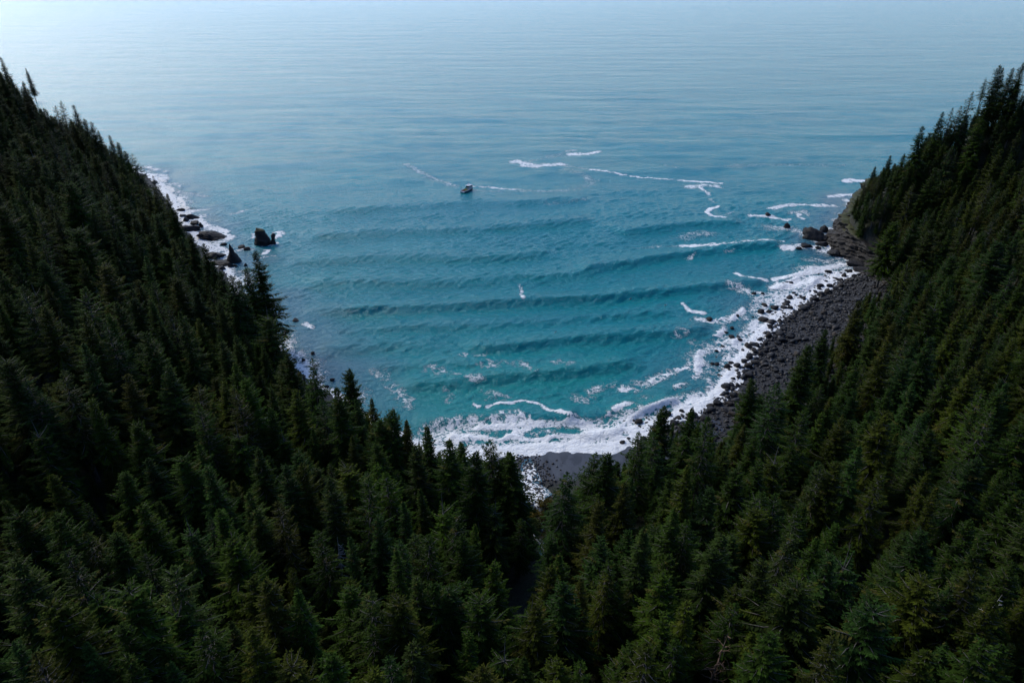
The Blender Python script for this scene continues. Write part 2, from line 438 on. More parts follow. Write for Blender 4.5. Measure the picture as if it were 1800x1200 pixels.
# swells rolling into the cove: (crest line, height, front width, back width)
crests = [
 (px((500, 462), (580, 458), (650, 452), (740, 452), (830, 452), (920, 447), (990, 436)), 1.0, 5.0, 11),
 (px((520, 420), (600, 412), (680, 406), (780, 404), (880, 398), (980, 392), (1060, 388)), 1.0, 6.0, 12),
 (px((1010, 476), (1060, 466), (1130, 455), (1200, 446), (1270, 437), (1340, 430), (1380, 426)), 1.35, 4.2, 8),
 (px((1080, 410), (1130, 402), (1190, 395), (1250, 391), (1310, 388)), 1.1, 5.0, 9),
 (px((510, 548), (600, 546), (700, 545), (790, 540), (860, 533), (930, 528), (1000, 524), (1070, 520), (1140, 512), (1210, 504), (1280, 499), (1330, 494), (1365, 490)), 1.5, 3.6, 8),
 (px((800, 614), (880, 608), (950, 602), (1010, 594), (1080, 589), (1150, 584), (1210, 579), (1260, 573)), 1.45, 3.4, 8),
 (px((690, 680), (760, 674), (840, 668), (900, 661), (960, 657), (1020, 650), (1080, 644), (1140, 638)), 1.3, 3.2, 8),
 (px((560, 612), (620, 606), (700, 606), (770, 610)), .8, 4.0, 9),
 (px((980, 742), (1040, 735), (1100, 728), (1160, 717), (1200, 706)), .9, 2.6, 6),
 (px((720, 745), (790, 739), (860, 735), (920, 733), (980, 736), (1020, 741)), 1.0, 2.4, 6),
 (px((520, 500), (620, 497), (740, 496), (860, 490), (980, 482), (1080, 474)), .8, 4.5, 9),
 (px((620, 580), (720, 577), (820, 573), (920, 566), (1020, 557), (1120, 549), (1200, 541)), .8, 3.8, 8),
 (px((640, 645), (720, 643), (800, 640), (880, 634), (960, 628), (1040, 620)), .7, 3.4, 7),
 (px((560, 372), (680, 362), (800, 356), (930, 352), (1060, 345)), .7, 7, 14),
 (px((520, 330), (640, 320), (760, 312)), .4, 8, 15), (px((850, 312), (980, 304), (1120, 300), (1250, 296)), .35, 9, 15),
 (px((330, 300), (480, 288), (620, 275), (760, 262)), .3, 10, 17), (px((900, 262), (1050, 254), (1220, 250), (1400, 246)), .3, 10, 18)]
for pts, A, wf, wb in crests:
    lo, hi = pts.min(0)-40, pts.max(0)+40
    u = (X > lo[0]) & (X < hi[0]) & (Y > lo[1]) & (Y < hi[1])
    d, s = poly_dist(u, pts)
    wob = (fbm(X[u]/40, Y[u]/40, 41, 3)-.5)*6.0
    n = len(pts)-1
    f = s/n
    end = sstep(0, .10, f)*sstep(1, .90, f)*(.75+.5*fbm(X[u]/30, Y[u]*0+pts[0, 1], 43, 2))
    i = np.clip(s.astype(int), 0, n-1)
    tx = pts[i+1]-pts[i]
    sg = np.sign(tx[:, 0]*(Y[u]-pts[i, 1])-tx[:, 1]*(X[u]-pts[i, 0]))    # + is seaward
    q = sg*d+wob
    h = np.where(q > 0, np.exp(-(q/wb)**2), np.exp(-(q/wf)**2))-.28*np.exp(-((q+wf*1.9)/wf)**2)
    Z[u] += 1.25*A*end*h*sstep(0, 10, -D[u])

# foam --------------------------------------------------------------
foam = np.zeros(X.shape); murk = np.zeros(X.shape); milk = np.zeros(X.shape)
sea = np.maximum(-D, 0)
nzA = fbm(X/9, Y/9, 51, 4); nzB = fbm(X/24, Y/24, 57, 3); nzC = fbm(X/4, Y/4, 63, 3)
w_eff = FW*(.18+1.05*nzB)
surf = sstep(1.0, .18, sea/np.maximum(w_eff, .5)+.5*(nzA-.5))
lacey = sstep(1.0, .1, sea/np.maximum(w_eff*2.6, .5))*.62*sstep(.34, .66, nzA+.2*(nzC-.5))
wash = .5+.5*np.cos(sea*1.05+9*nzB+4*nzA)
surf = surf*np.clip(.30+.66*nzA+.30*(nzC-.5)+.28*wash+.42*sstep(4.5, 1.2, sea), 0, 1.12)
bz_ = np.where(nearv & (BW > 12), 1.0, 0)
for q0, hh, wd_ in ((7.5, .75, 1.5), (15.5, .6, 2.0)):
    qq = sea-q0-7*(nzB-.5)-2.0*(nzA-.5); seg = sstep(.38, .56, fbm(X/16, Y/16, 88+int(q0), 2))*bz_
    Z += hh*seg*np.where(qq > 0, np.exp(-(qq/(wd_*2.2))**2), np.exp(-(qq/wd_)**2))
    surf = np.maximum(surf, seg*1.0*np.exp(-((qq+wd_*.6)/(wd_*.9))**2)*(.7+.5*nzC))
foam[nearv] = np.maximum(surf, lacey)[nearv]
murk = np.where(nearv, sstep(38, 6, sea+26*(nzB-.5))*np.where(BW > 12, .55, .85), 0)
cen = sstep(95, 25, np.hypot(X-8, (Y-190)*1.3)); murk *= 1-cen*.8
milk = np.clip(cen*.75*sstep(.3, .7, nzB+.15)+.28*sstep(120, 20, sea)*nearv*nzB, 0, 1)
def stroke(pp, w, strength, ragged=.6, soft=.5, jit=2.0):
    pts = px(*pp) if not isinstance(pp, np.ndarray) else pp
    lo, hi = pts.min(0)-w*4-8, pts.max(0)+w*4+8
    u = (X > lo[0]) & (X < hi[0]) & (Y > lo[1]) & (Y < hi[1])
    if not u.any(): return
    xx = X[u]+(fbm(X[u]/5, Y[u]/5, 71, 3)-.5)*jit*2.4; yy = Y[u]+(fbm(X[u]/5, Y[u]/5, 77, 3)-.5)*jit*2.4
    d, par, s = seg_near(xx, yy, pts, np.arange(len(pts), dtype=float)[:, None])
    ww = (.42 if pts[:, 1].min() > 300 else .50)*w*(1-ragged/2+ragged*nzA[u]*1.4)
    v = strength*(1.0 if strength > .7 else .82)*(.76 if pts[:, 1].min() > 300 else 1.0)*sstep(1+soft, 1-soft, d/ww)*(1-.5*ragged+ragged*nzC[u])
    if jit > .6:
        v = v*np.clip(.30+1.35*fbm(X[u]/3.4, Y[u]/5.0, 97, 3), 0, 1.12)
    foam[u] = np.maximum(foam[u], v)
# the boat's looping wake
stroke([(712, 288), (735, 301), (765, 314), (800, 326)], 4.5, .62, .7, .8)
stroke([(745, 312), (790, 327), (812, 332)], 3.5, .36, .8, .9)
stroke([(832, 328), (850, 328), (880, 331), (905, 333)], 3.2, .80, .5, .6)
stroke([(838, 335), (880, 337), (930, 337)], 3.6, .42, .8, .9)
stroke([(905, 333), (950, 337), (990, 337), (1020, 331)], 4.0, .42, .8, .9)
stroke([(990, 336), (1030, 328), (1042, 316), (1020, 305), (996, 299)], 9.0, .40, .9, .9)
stroke([(960, 358), (1000, 355), (1030, 349)], 6.0, .30, .9, .9)
# foam rafts and the drift line
stroke([(906, 284), (925, 288), (945, 291), (985, 289)], 9.0, .85, .7, .6)
stroke([(920, 292), (940, 294)], 6.0, .98, .4, .6)
stroke([(965, 274), (990, 269), (1010, 264)], 4.5, .62, .8, .7)
stroke([(1002, 271), (1030, 271), (1050, 267)], 8.0, .95, .3, .5)
stroke([(930, 283), (965, 277), (1000, 272)], 6, .45, .8, .8)
stroke([(985, 291), (1010, 294), (1035, 298)], 2.6, .70, .7, .6, 1)
stroke([(1035, 298), (1065, 302), (1100, 307)], 3.6, 1.0, .6, .5, 1.6)
stroke([(1108, 309), (1140, 313), (1180, 316), (1215, 319), (1245, 320), (1268, 323)], 3.0, 1.0, .6, .5, 1.6)
stroke([(1212, 329), (1235, 326), (1262, 328)], 7, .85, .5, .6)
stroke([(1232, 331), (1242, 338), (1246, 343)], 3.5, .85, .6, .5)
stroke([(1250, 349), (1253, 356)], 3, .5, .7, .8)
stroke([(1262, 363), (1250, 367), (1243, 374), (1252, 381), (1275, 384)], 3.6, 1.05, .4, .5, 1)
stroke([(1275, 378), (1287, 374)], 3, .6, .7, .7)
stroke([(1170, 292), (1190, 296)], 6, .34, .8, .9); stroke([(1280, 292), (1330, 290), (1400, 289), (1480, 290)], 9, .30, .9, .9)
# right headland
stroke([(1487, 319), (1500, 317), (1513, 318)], 7, 1.0, .5, .5)
stroke([(1462, 346), (1485, 343), (1512, 340)], 6, .95, .5, .5); stroke([(1485, 352), (1500, 358), (1512, 362)], 5, .75, .7, .6)
stroke([(1355, 366), (1380, 362), (1405, 359), (1430, 361), (1465, 362)], 5.5, .82, .6, .6)
stroke([(1390, 374), (1412, 372), (1420, 378)], 5, .62, .7, .7); stroke([(1400, 376), (1408, 384)], 3, .8, .6, .6)
stroke([(1322, 379), (1350, 380), (1382, 386)], 5, .85, .6, .6)
stroke([(1360, 400), (1390, 402), (1420, 412), (1445, 425)], 12, .62, .7, .8)
stroke([(1385, 435), (1410, 432), (1440, 436), (1465, 445)], 9, .95, .6, .6)
stroke([(1420, 455), (1450, 458), (1480, 462)], 9, .55, .8, .8)
stroke([(1200, 418), (1220, 412), (1245, 411)], 11, .42, .9, .9)
stroke([(1200, 433), (1225, 434), (1250, 433), (1275, 430)], 4.5, .98, .4, .5); stroke([(1110, 438), (1150, 433), (1200, 433)], 4, .40, .8, .8)
stroke([(1275, 430), (1320, 428), (1355, 425), (1375, 423)], 2.8, .75, .8, .6)
stroke([(1205, 456), (1222, 449)], 2.5, .7, .7, .6); stroke([(1278, 445), (1290, 441)], 2.5, .7, .7, .6)
# the breaker on the right beach
stroke([(1292, 481), (1305, 487), (1325, 492), (1345, 494)], 3.4, 1.0, .5, .5, 1)
stroke([(1360, 492), (1385, 487), (1410, 482), (1440, 476), (1480, 466), (1500, 462)], 4.6, 1.2, .3, .45, 1)
stroke([(1365, 505), (1400, 500), (1450, 490), (1490, 478)], 7, .9, .6, .7)
stroke([(1295, 505), (1320, 515), (1345, 520)], 8, .52, .8, .8)
stroke([(1205, 535), (1215, 546), (1240, 551)], 2.2, .75, .6, .6); stroke([(1228, 563), (1260, 567), (1290, 560)], 5, .62, .8, .8)
# inside the cove
stroke([(914, 500), (920, 512), (916, 522)], 1.6, .55, .9, .7, 1); stroke([(919, 525), (921, 530)], 1.4, 1.0, .3, .6, .3)
for a in ([(775, 655), (800, 660), (830, 668)], [(850, 640), (880, 645)], [(890, 640), (915, 646), (935, 652)], [(985, 640), (1000, 645)], [(820, 625), (840, 626)], [(770, 663), (790, 657)], [(745, 652), (755, 650)], [(650, 650), (665, 660)], [(695, 690), (720, 715)], [(668, 655), (690, 680), (720, 705)], [(1190, 590), (1200, 583)], [(1135, 675), (1165, 655), (1210, 640)], [(1080, 680), (1100, 685), (1130, 672)], [(880, 700), (860, 693)], [(785, 692), (790, 702)], [(1010, 700), (1040, 702)], [(1225, 600), (1240, 610)], [(1040, 690), (1075, 676)]):
    stroke(a, 3.6, .40, .9, .9, 2.5)
stroke([(1098, 684), (1125, 680), (1150, 667), (1185, 652), (1215, 640)], 4.0, .62, .9, .8)
stroke([(860, 714), (875, 709), (900, 710), (920, 706), (945, 712), (957, 720), (975, 728), (990, 731)], 1.2, 1.0, .5, .6, 1.0)
stroke([(840, 709), (848, 713)], 1.6, .8, .5, .6); stroke([(990, 731), (1010, 738), (1020, 752)], 2.2, .85, .6, .7)
stroke([(880, 732), (905, 726), (925, 735), (935, 748)], 2.6, .62, .8, .8)
stroke([(770, 752), (800, 748), (840, 745), (880, 744), (905, 747)], 6.0, .56, .9, .8); stroke([(905, 760), (925, 750), (920, 738), (900, 738)], 4.0, .72, .9, .7)
stroke([(790, 765), (840, 768), (880, 770), (930, 768), (975, 771)], 2.5, 1.0, .4, .6); stroke([(760, 760), (820, 768)], 6, .65, .9, .8)
stroke([(1005, 775), (1040, 768), (1080, 765), (1115, 755)], 5.5, 1.0, .5, .7); stroke([(1020, 750), (1060, 748), (1100, 738)], 4, .62, .8, .8)
stroke([(1140, 740), (1180, 718), (1225, 700)], 8, .68, .8, .8)
# left rocks
stroke([(272, 308), (285, 309), (292, 316)], 6, .9, .6, .6); stroke([(295, 322), (315, 324)], 5, .7, .7, .7); stroke([(305, 335), (340, 342), (362, 345)], 6, .62, .8, .7)
stroke([(330, 350), (340, 358)], 4, .6, .7, .7); stroke([(310, 372), (340, 370), (362, 368)], 7, .8, .6, .7); stroke([(345, 385), (365, 398), (392, 408), (402, 418)], 7, 1.0, .5, .6)
stroke([(405, 376), (420, 373), (433, 369)], 3, .7, .6, .6); stroke([(362, 436), (385, 437), (405, 445)], 7, .95, .5, .6); stroke([(420, 440), (440, 438)], 5, .7, .7, .7)
stroke([(482, 420), (495, 414), (497, 409), (484, 408)], 4.0, .95, .5, .6); stroke([(478, 430), (490, 427)], 3.2, .95, .5, .6); stroke([(446, 418), (450, 410)], 3, .8, .6, .6); stroke([(458, 431), (475, 432)], 2.6, .7, .6, .6)
stroke([(463, 446), (470, 440)], 2.6, 1.0, .4, .5); stroke([(450, 454), (480, 449)], 2.2, .6, .7, .7); stroke([(540, 570), (548, 577)], 2.2, .7, .7, .7)
foam = np.clip(foam, 0, 1.15)
bub = (foam > .75)
Z += np.where(nearv, .35*sstep(.7, 1.1, foam)*(.3+nzC), 0)

keep = (D[Q] < 5).any(1) & (Z[Q] > -5).all(1)
used, q2 = compact(X, Q, keep)
me = mesh_from('sea', np.stack([X, Y, Z+.02], 1)[used], quads=q2, smooth=True)
fattr(me, 'foam', foam[used]); fattr(me, 'murk', np.clip(murk, 0, 1)[used]); fattr(me, 'milk', milk[used])
fattr(me, 'far', sstep(1.1, 3.4, SPC)[used])
tag(link('sea', me, M_WATER), kind='structure')
SEA_TRIS = len(q2)*2
SEA_Z = Z.reshape(len(ys), len(xs)).copy()
def Z_SEA(x, y): return SEA_Z[int(np.argmin(np.abs(ys-y))), int(np.argmin(np.abs(xs-x)))]

# ------------------------------------------------------------------ stream
def stream_mesh():
    pts = STR[:13]; fine = []
    for i in range(len(pts)-1):
        for k in range(10): fine.append(pts[i]*(1-k/10)+pts[i+1]*k/10)
    fine = np.array(fine); tn = np.gradient(fine[:, :2], axis=0); tn /= np.linalg.norm(tn, axis=1)[:, None]
    nr = np.stack([tn[:, 1], -tn[:, 0]], 1); V = []; F = []
    nb = 13
    for i, p in enumerate(fine):
        f = i/len(fine)
        hw = (1.2+20*f) if f < .16 else (4.4-3.7*min(1, (f-.16)/.12))
        hw *= .55+.9*float(vnoise(i*.35, 2.2, 7))
        for k in range(nb):
            o = (k/(nb-1)*2-1)*hw; x, y = p[:2]+nr[i]*o
            V.append((x, y, o*o*.004))
    V = np.array(V); gz = ground(V[:, 0], V[:, 1]).reshape(-1, nb)
    cz = np.maximum(gz.max(1, keepdims=True)*.3+gz*.7, 0)
    V[:, 2] += cz.ravel()+.16+(fbm(V[:, 0]*.9, V[:, 1]*.9, 5, 3)-.5)*.35
    n = len(fine)
    F = [(i*nb+k, i*nb+k+1, (i+1)*nb+k+1, (i+1)*nb+k) for i in range(int(n*.46)) for k in range(nb-1)]
    me = mesh_from('stream', V, quads=F, smooth=True)
    fr = np.repeat(np.arange(n)/n, nb)
    kk_ = np.tile(np.linspace(-1, 1, nb), n)
    fattr(me, 'foam', (.30+.70*(1-kk_**2))*sstep(-.01, .05, fr)*np.where(fr < .3, .70, .15)*(.45+1.0*fbm(V[:, 0]/2.2, V[:, 1]/2.2, 9, 3)))
    fattr(me, 'murk', np.full(len(V), 1.0)); fattr(me, 'milk', np.zeros(len(V))); fattr(me, 'far', np.zeros(len(V)))
    return me
tag(link('stream', stream_mesh(), M_WATER), kind='structure')

# ------------------------------------------------------------------ rocks
def ico(sub):
    bm = bmesh.new(); bmesh.ops.create_icosphere(bm, subdivisions=sub, radius=1.0)
    v = np.array([p.co[:] for p in bm.verts]); f = np.array([[q.index for q in p.verts] for p in bm.faces]); bm.free(); return v, f
ICO = {k: ico(k) for k in (1, 2, 3, 4, 5)}
def n3(v, s, seed):
    return (vnoise(v[:, 0]*s+v[:, 2]*s*.7, v[:, 1]*s-v[:, 2]*s*.5, seed)+vnoise(v[:, 2]*s*1.1+4, v[:, 0]*s*.8+v[:, 1]*s*.6, seed+3))*.5-.5
def rock_verts(seed, sub=2, cuts=9, rough=.12, lo=.46):
    v, f = ICO[sub]; v = v.copy(); g = np.random.default_rng(seed)
    for i in range(cuts):
        n = g.normal(size=3); n /= np.linalg.norm(n); k = g.uniform(lo, .95)
        d = v@n; ov = np.maximum(d-k, 0); v -= ov[:, None]*n*.98
    r = 1+rough*(n3(v, 1.7, seed)*2+n3(v, 4.1, seed+5))
    if sub > 3:
        r += rough*(1.6*np.abs(n3(v, 6.5, seed+8))+.7*n3(v, 13, seed+9)+.5*np.round(n3(v, 3.0, seed+12)*6)/6)
    v = v*r[:, None]
    if sub > 3:                                     # tilted bedding and cracks on the big rocks
        ax = np.array((g.uniform(-.35, .35), g.uniform(-.35, .35), 1.0)); h = v@ax*g.uniform(5.5, 8)+n3(v, 2.2, seed+31)*1.5
        v = v*(1+.10*(np.abs((h % 1)-.5)*2-.5))[:, None]
        cr = np.abs(n3(v, 2.6, seed+41)); v = v*(1-.13*np.clip(1-cr/.05, 0, 1))[:, None]
    return v, f
def rock_object(name, loc, size, seed, sub=3, mat=M_ROCK, rz=0.0, cuts=11, rough=.16, tilt=(0, 0), sink=.3, shape=None):
    v, f = rock_verts(seed, sub, cuts, rough)
    v = v*np.array(size)*.5
    if shape is not None: v = shape(v)
    M = np.array((Matrix.Rotation(rz, 3, 'Z') @ Matrix.Rotation(tilt[0], 3, 'X') @ Matrix.Rotation(tilt[1], 3, 'Y')))
    v = v@M.T
    v[:, 2] += (v[:, 2].max()-v[:, 2].min())*(.5-sink)
    me = mesh_from(name, v, tris=f, smooth=False)
    o = link(name, me, mat); o.location = tuple(map(float, loc)); return o

def column_rock(name, loc, rings, seed, mat, nseg=28, sub=4, amp=.35):
    """a stack: rings (z, rx, ry, ox, oy) swept into a craggy body"""
    zs = np.linspace(rings[0][0], rings[-1][0], len(rings)*sub)
    rr = np.array([[np.interp(z, [q[0] for q in rings], [q[i] for q in rings]) for i in range(1, 5)] for z in zs])
    V = []; n = len(zs)
    for i, z in enumerate(zs):
        for k in range(nseg):
            a = 2*math.pi*k/nseg
            V.append((rr[i, 2]+rr[i, 0]*math.cos(a), rr[i, 3]+rr[i, 1]*math.sin(a), z))
    V.append((rr[-1, 2], rr[-1, 3], zs[-1]+.1)); V = np.array(V)
    c = np.vstack([np.repeat(rr[:, 2:], nseg, 0), [rr[-1, 2:]]])
    d = V[:, :2]-c; L = np.linalg.norm(d, axis=1)+1e-6
    k = n3(V, .55, seed)*2.6+n3(V, 1.3, seed+7)*1.4+np.round(n3(V, .33, seed+9)*5)/5*1.2
    V[:, :2] += d/L[:, None]*(k*amp*np.minimum(1, L))[:, None]
    V[:, 2] += n3(V, .9, seed+11)*amp*1.2
    F = []
    for i in range(n-1):
        for s in range(nseg):
            a, b = i*nseg+s, i*nseg+(s+1) % nseg; F += [(a, b, b+nseg), (a, b+nseg, a+nseg)]
    t = (n-1)*nseg; F += [(t+s, t+(s+1) % nseg, n*nseg) for s in range(nseg)]
    o = link(name, mesh_from(name, V, tris=F), mat); o.location = tuple(map(float, loc)); return o

p = at(464, 429)
stack = tag(column_rock('sea_stack', p, [(-2, 4.4, 3.6, 0, 0), (0, 4.0, 3.3, 0, 0), (2, 3.7, 3.0, -.3, 0), (4, 3.2, 2.8, -.4, .2), (6, 2.9, 2.6, -.6, .3), (8, 2.6, 2.3, -.9, .3), (9.0, 2.2, 2.0, -1.1, .3), (9.4, 1.6, 1.4, -1.5, .3), (10.6, .35, .4, -2.5, .3)], 3, M_STACK, amp=.55),
    'tall dark sea stack with mossy yellow-green top off the left shore', 'sea stack')
stack.scale = (1.08, 1.08, .88)
p = at(481, 429)
tag(column_rock('sea_rock', p, [(-2, 1.5, 1.7, 0, 0), (0, 1.3, 1.5, 0, 0), (2.2, .9, 1.2, -.2, 0), (3.2, .8, 1.0, .3, 0), (5.4, 1.0, .9, .7, .4), (6.2, .3, .4, .5, .3)], 8, M_ROCK, amp=.3),
    'small hooked black rock just right of the mossy sea stack', 'rock')
p = at(411, 459)
tag(column_rock('sea_rock', p, [(-2, 4.6, 3.6, 0, 0), (0, 3.9, 3.2, 0, 0), (2, 2.9, 2.5, -.1, 0), (4, 2.0, 1.8, -.1, 0), (6, 1.2, 1.1, -.2, 0), (8, .55, .5, -.3, 0), (9.3, .12, .12, -.4, 0)], 12, M_ROCK, amp=.35),
    'pointed black rock like a shark fin by the left shore', 'rock')
def slab(v):
    v = v.copy(); v[:, 2] *= 1.0-.35*sstep(0, 1, v[:, 0]/8); return v
tag(rock_object('rock_shelf', at(368, 417), (24, 14, 5.0), 21, 5, M_ROCK, R(-22), 16, .2, (R(-6), R(8)), .34, slab), 'broad sloping slab of black rock at the left shore', 'rock shelf')
tag(rock_object('rock_shelf', at(338, 404), (13, 10, 4.6), 23, 4, M_ROCK, R(12), 12, .2, (0, R(6)), .4), 'blocky dark rock behind the broad slab on left shore', 'rock shelf')
tag(rock_object('rock_shelf', at(374, 452), (15, 10, 4.5), 27, 4, M_ROCK, R(-10), 12, .25, (0, R(-4)), .4), 'low ragged rock ledge left of the fin-shaped rock', 'rock shelf')
tag(rock_object('rock_shelf', at(388, 464), (12, 8, 3.0), 29, 4, M_ROCK, R(5), 12, .25, (0, 0), .4), 'low weedy ledge joining the fin-shaped rock to shore', 'rock shelf')
LEFT_ROCKS = [
 (319, 370, 6, 2.2, 'thin dark rock farthest out along left shore'), (337, 384, 9, 2.6, 'long flat rock lying in white surf above the slab'),
 (342, 394, 5, 3, 'small block on the surf edge of left shore'), (354, 399, 3.4, 3.2, 'round boulder at the slab upper edge'),
 (327, 388, 6, 3, 'reddish dark block under the left skyline trees'), (393, 431, 4.5, 1.4, 'flat wet rock awash behind the fin-shaped rock'),
 (426, 435, 5, 1.6, 'low rock awash between fin-shaped rock and stack'), (436, 439, 5, 1.8, 'low dark rock awash nearest the mossy stack'),
 (405, 468, 4, 2.6, 'dark boulder at the foot of the fin-shaped rock'), (414, 468, 2.4, 1.6, 'small rock right of the fin-shaped rock foot'),
 (432, 467, 2.6, 1.6, 'lone small rock beside the tallest shoreline spruce top'), (390, 474, 7, 2.6, 'dark shore rock below the low weedy ledge'),
 (519, 564, 3.6, 1.6, 'lone rock awash right of the tallest shoreline spruce'), (505, 584, 3.0, 1.6, 'left shore rock with foam just below the lone one'),
 (500, 590, 2.2, 1.3, 'small left shore rock tucked against the spruce branches'), (549, 622, 2.0, 1.2, 'small dark rock in foam off left shore'),
 (533, 634, 1.8, 1.2, 'tiny dark rock in foam near left shore treeline'), (584, 669, 2.4, 1.8, 'brown rock in foam behind left treeline'),
 (575, 681, 2.2, 1.4, 'brown shore rock lowest on the left treeline'), (494, 628, 9, 3, 'dark shore outcrop below the tallest spruce')]
for i, (u, v, w, h, lab) in enumerate(LEFT_ROCKS):
    g = random.Random(i)
    tag(rock_object('sea_rock', at(u, v), (w, w*g.uniform(.6, .9), h*1.5), 60+i, 3, M_ROCK, g.uniform(-.5, .5), 10, .2, (0, g.uniform(-.2, .2)), .38), lab, 'rock', 'rocks along the left shore')
RIGHT_BIG = [
 (1436, 421, 14, 8, 'large black split rock standing off the right cliff'), (1424, 413, 13, 4.0, 'low black ledge left of the large split rock'),
 (1446, 408, 6, 5, 'pointed black rock right of the large split rock'), (1444, 431, 7, 3, 'low black rock at the foot of the split rock'),
 (1418, 434, 7.5, 2.4, 'flat black rock in white foam below the split rock'), (1404, 437, 4, 1.4, 'small flat rock left of the flat black one in foam'),
 (1437, 437, 4, 2.2, 'small dark rock between split rock and long ledge'), (1470, 448, 12, 2.6, 'long low black ledge lying before the cliff foot'),
 (1350, 379, 5, 2.2, 'lone dark rock in foam far out to right'), (1382, 400, 4.6, 3.6, 'round black rock in foam left of the split rock'),
 (1505, 467, 12, 3.2, 'dark ledge between the cliff foot and breaker'), (1518, 477, 10, 3, 'dark rock at the upper end of boulder beach'),
 (1494, 478, 3.2, 1.6, 'small rock awash beside the upper breaker end'), (1493, 362, 2.6, 1.6, 'tiny rock in foam behind the cliff nose')]
for i, (u, v, w, h, lab) in enumerate(RIGHT_BIG):
    g = random.Random(100+i)
    tag(rock_object('sea_rock', at(u, v), (w, w*g.uniform(.55, .8), h*1.5), 160+i, 4 if w > 9 else 3, M_ROCK, R(-25)+g.uniform(-.3, .3), 12, .22, (0, g.uniform(-.15, .15)), .36), lab, 'rock', 'rocks off the right headland')

# the cliff of the right headland: a craggy ribbon along the coast, rising to the wooded slope
def cliff():
    d, p, s = seg_near(np.array([at(1536, 474)[0], 262.]), np.array([at(1536, 474)[1], 436.]), CX, CPAR)
    s0, s1 = s[0]-.5, s[1]
    ns, nv = 240, 72
    sv = np.linspace(s0, s1, ns); i = np.clip(sv.astype(int), 0, len(CX)-2); f = (sv-i)[:, None]
    # smooth base line
    base = CX[i]*(1-f)+CX[i+1]*f
    for _ in range(14): base[1:-1] = (base[:-2]+base[1:-1]*2+base[2:])/4
    tn = np.gradient(base, axis=0); tn /= np.linalg.norm(tn, axis=1)[:, None]; nr = np.stack([tn[:, 1], -tn[:, 0]], 1)
    V = []
    for a in range(ns):
        fr = a/(ns-1); H = np.interp(fr, [0, .1, .25, .4, .6, .8, 1], [6, 11, 15, 17, 17, 16, 13])
        for b in range(nv):
            q = b/(nv-1)
            if q < .78:
                k = q/.78; z = -2+(H+2)*k; off = -2.6+4.6*k**1.2-1.0*math.sin(k*math.pi*2.2)
            else:
                k = (q-.78)/.22; z = H+k*1.0-k*k*2.0; off = 2.6+k*10
            V.append((*(base[a]+nr[a]*off), z))
    V = np.array(V); NR = np.repeat(nr, nv, 0)
    strata = V[:, 2]*.45+V[:, 0]*.16+V[:, 1]*.12
    k = n3(V, .16, 5)*6+n3(V, .42, 15)*3.2+n3(V, 1.1, 25)*1.3+(np.abs((strata % 1)-.5)-.25)*1.6
    gul = np.abs(fbm(np.repeat(sv*.55, nv), V[:, 2]*.04, 19, 3)-.5)*5
    V[:, :2] -= NR*((k-gul+.6)*.8)[:, None]
    V[:, 2] += n3(V, .5, 35)*1.4
    cr = np.abs(n3(V, .30, 61)); V[:, :2] += NR*(1.8*np.clip(1-cr/.045, 0, 1))[:, None]
    cr = np.abs(n3(V, .75, 67)); V[:, :2] += NR*(.8*np.clip(1-cr/.05, 0, 1))[:, None]
    q4 = [(a*nv+b, a*nv+b+1, (a+1)*nv+b+1, (a+1)*nv+b) for a in range(ns-1) for b in range(nv-1)]
    return mesh_from('cliff', V, quads=np.array(q4)[:, ::-1])
tag(link('cliff', cliff(), M_CLIFF), 'brown-grey rock cliff at the foot of the right wooded headland', 'cliff')
tag(rock_object('rock_outcrop', (*at(1562, 478, 8)[:2], 3), (22, 16, 18), 303, 5, M_CLIFF, R(30), 16, .25, (0, .1), .4), 'pale weathered rock outcrop where cliff meets boulder beach', 'rock outcrop')

# ------------------------------------------------------------------ boulder beach
M_BOULD = {}
for nm, a, b in (('black', (.008, .008, .008), (.020, .019, .019)), ('dark grey', (.020, .020, .020), (.042, .041, .040)), ('pale grey', (.050, .049, .048), (.095, .093, .090)), ('brown', (.042, .032, .022), (.078, .060, .040))):
    M_BOULD[nm] = rock_material(nm.replace(' ', '_')+'_boulder', a, b, scale=1.3, tidal=(nm != 'black'))
BM = {}
for c in M_BOULD:
    BM[c] = []
    for k in range(5):
        v, f = rock_verts(500+k*3, 2, 9, .12)
        me = mesh_from('boulder', v*.5, tris=f); me.materials.append(M_BOULD[c]); BM[c].append(me)
br = np.random.default_rng(77)
BIGB = [(1342, 563, 4.2, 'brown'), (1285, 593, 3.6, 'black'), (1246, 562, 3.4, 'black'), (1343, 537, 3.2, 'brown'), (1338, 549, 3.6, 'black'), (1388, 524, 3.6, 'brown'), (1384, 533, 3.0, 'black'),
 (1411, 525, 3.4, 'black'), (1325, 517, 2.6, 'black'), (1362, 542, 4.4, 'black'), (1377, 541, 3.4, 'black'), (1388, 543, 3.0, 'black'), (1411, 545, 3.6, 'black'), (1315, 610, 4.0, 'brown'), (1325, 618, 3.4, 'brown'), (1337, 625, 3.0, 'brown'),
 (1276, 585, 2.0, 'black'), (1287, 577, 2.0, 'black'), (1296, 556, 2.0, 'black'), (1271, 609, 1.8, 'black'), (1259, 617, 1.6, 'black'), (1382, 497, 2.4, 'black'), (1376, 500, 2.2, 'black'), (1390, 498, 2.4, 'black'),
 (1490, 477, 3.0, 'black'), (1350, 592, 3.4, 'brown'), (1427, 556, 3.0, 'brown'), (1260, 641, 2.4, 'black'), (1252, 640, 2.0, 'black'), (1374, 603, 4.2, 'dark grey'), (1340, 517, 2.2, 'black')]
cand = []
for u, v, s, c in BIGB:
    q = at(u, v, .0); cand.append((q[0], q[1], s, c, 1))
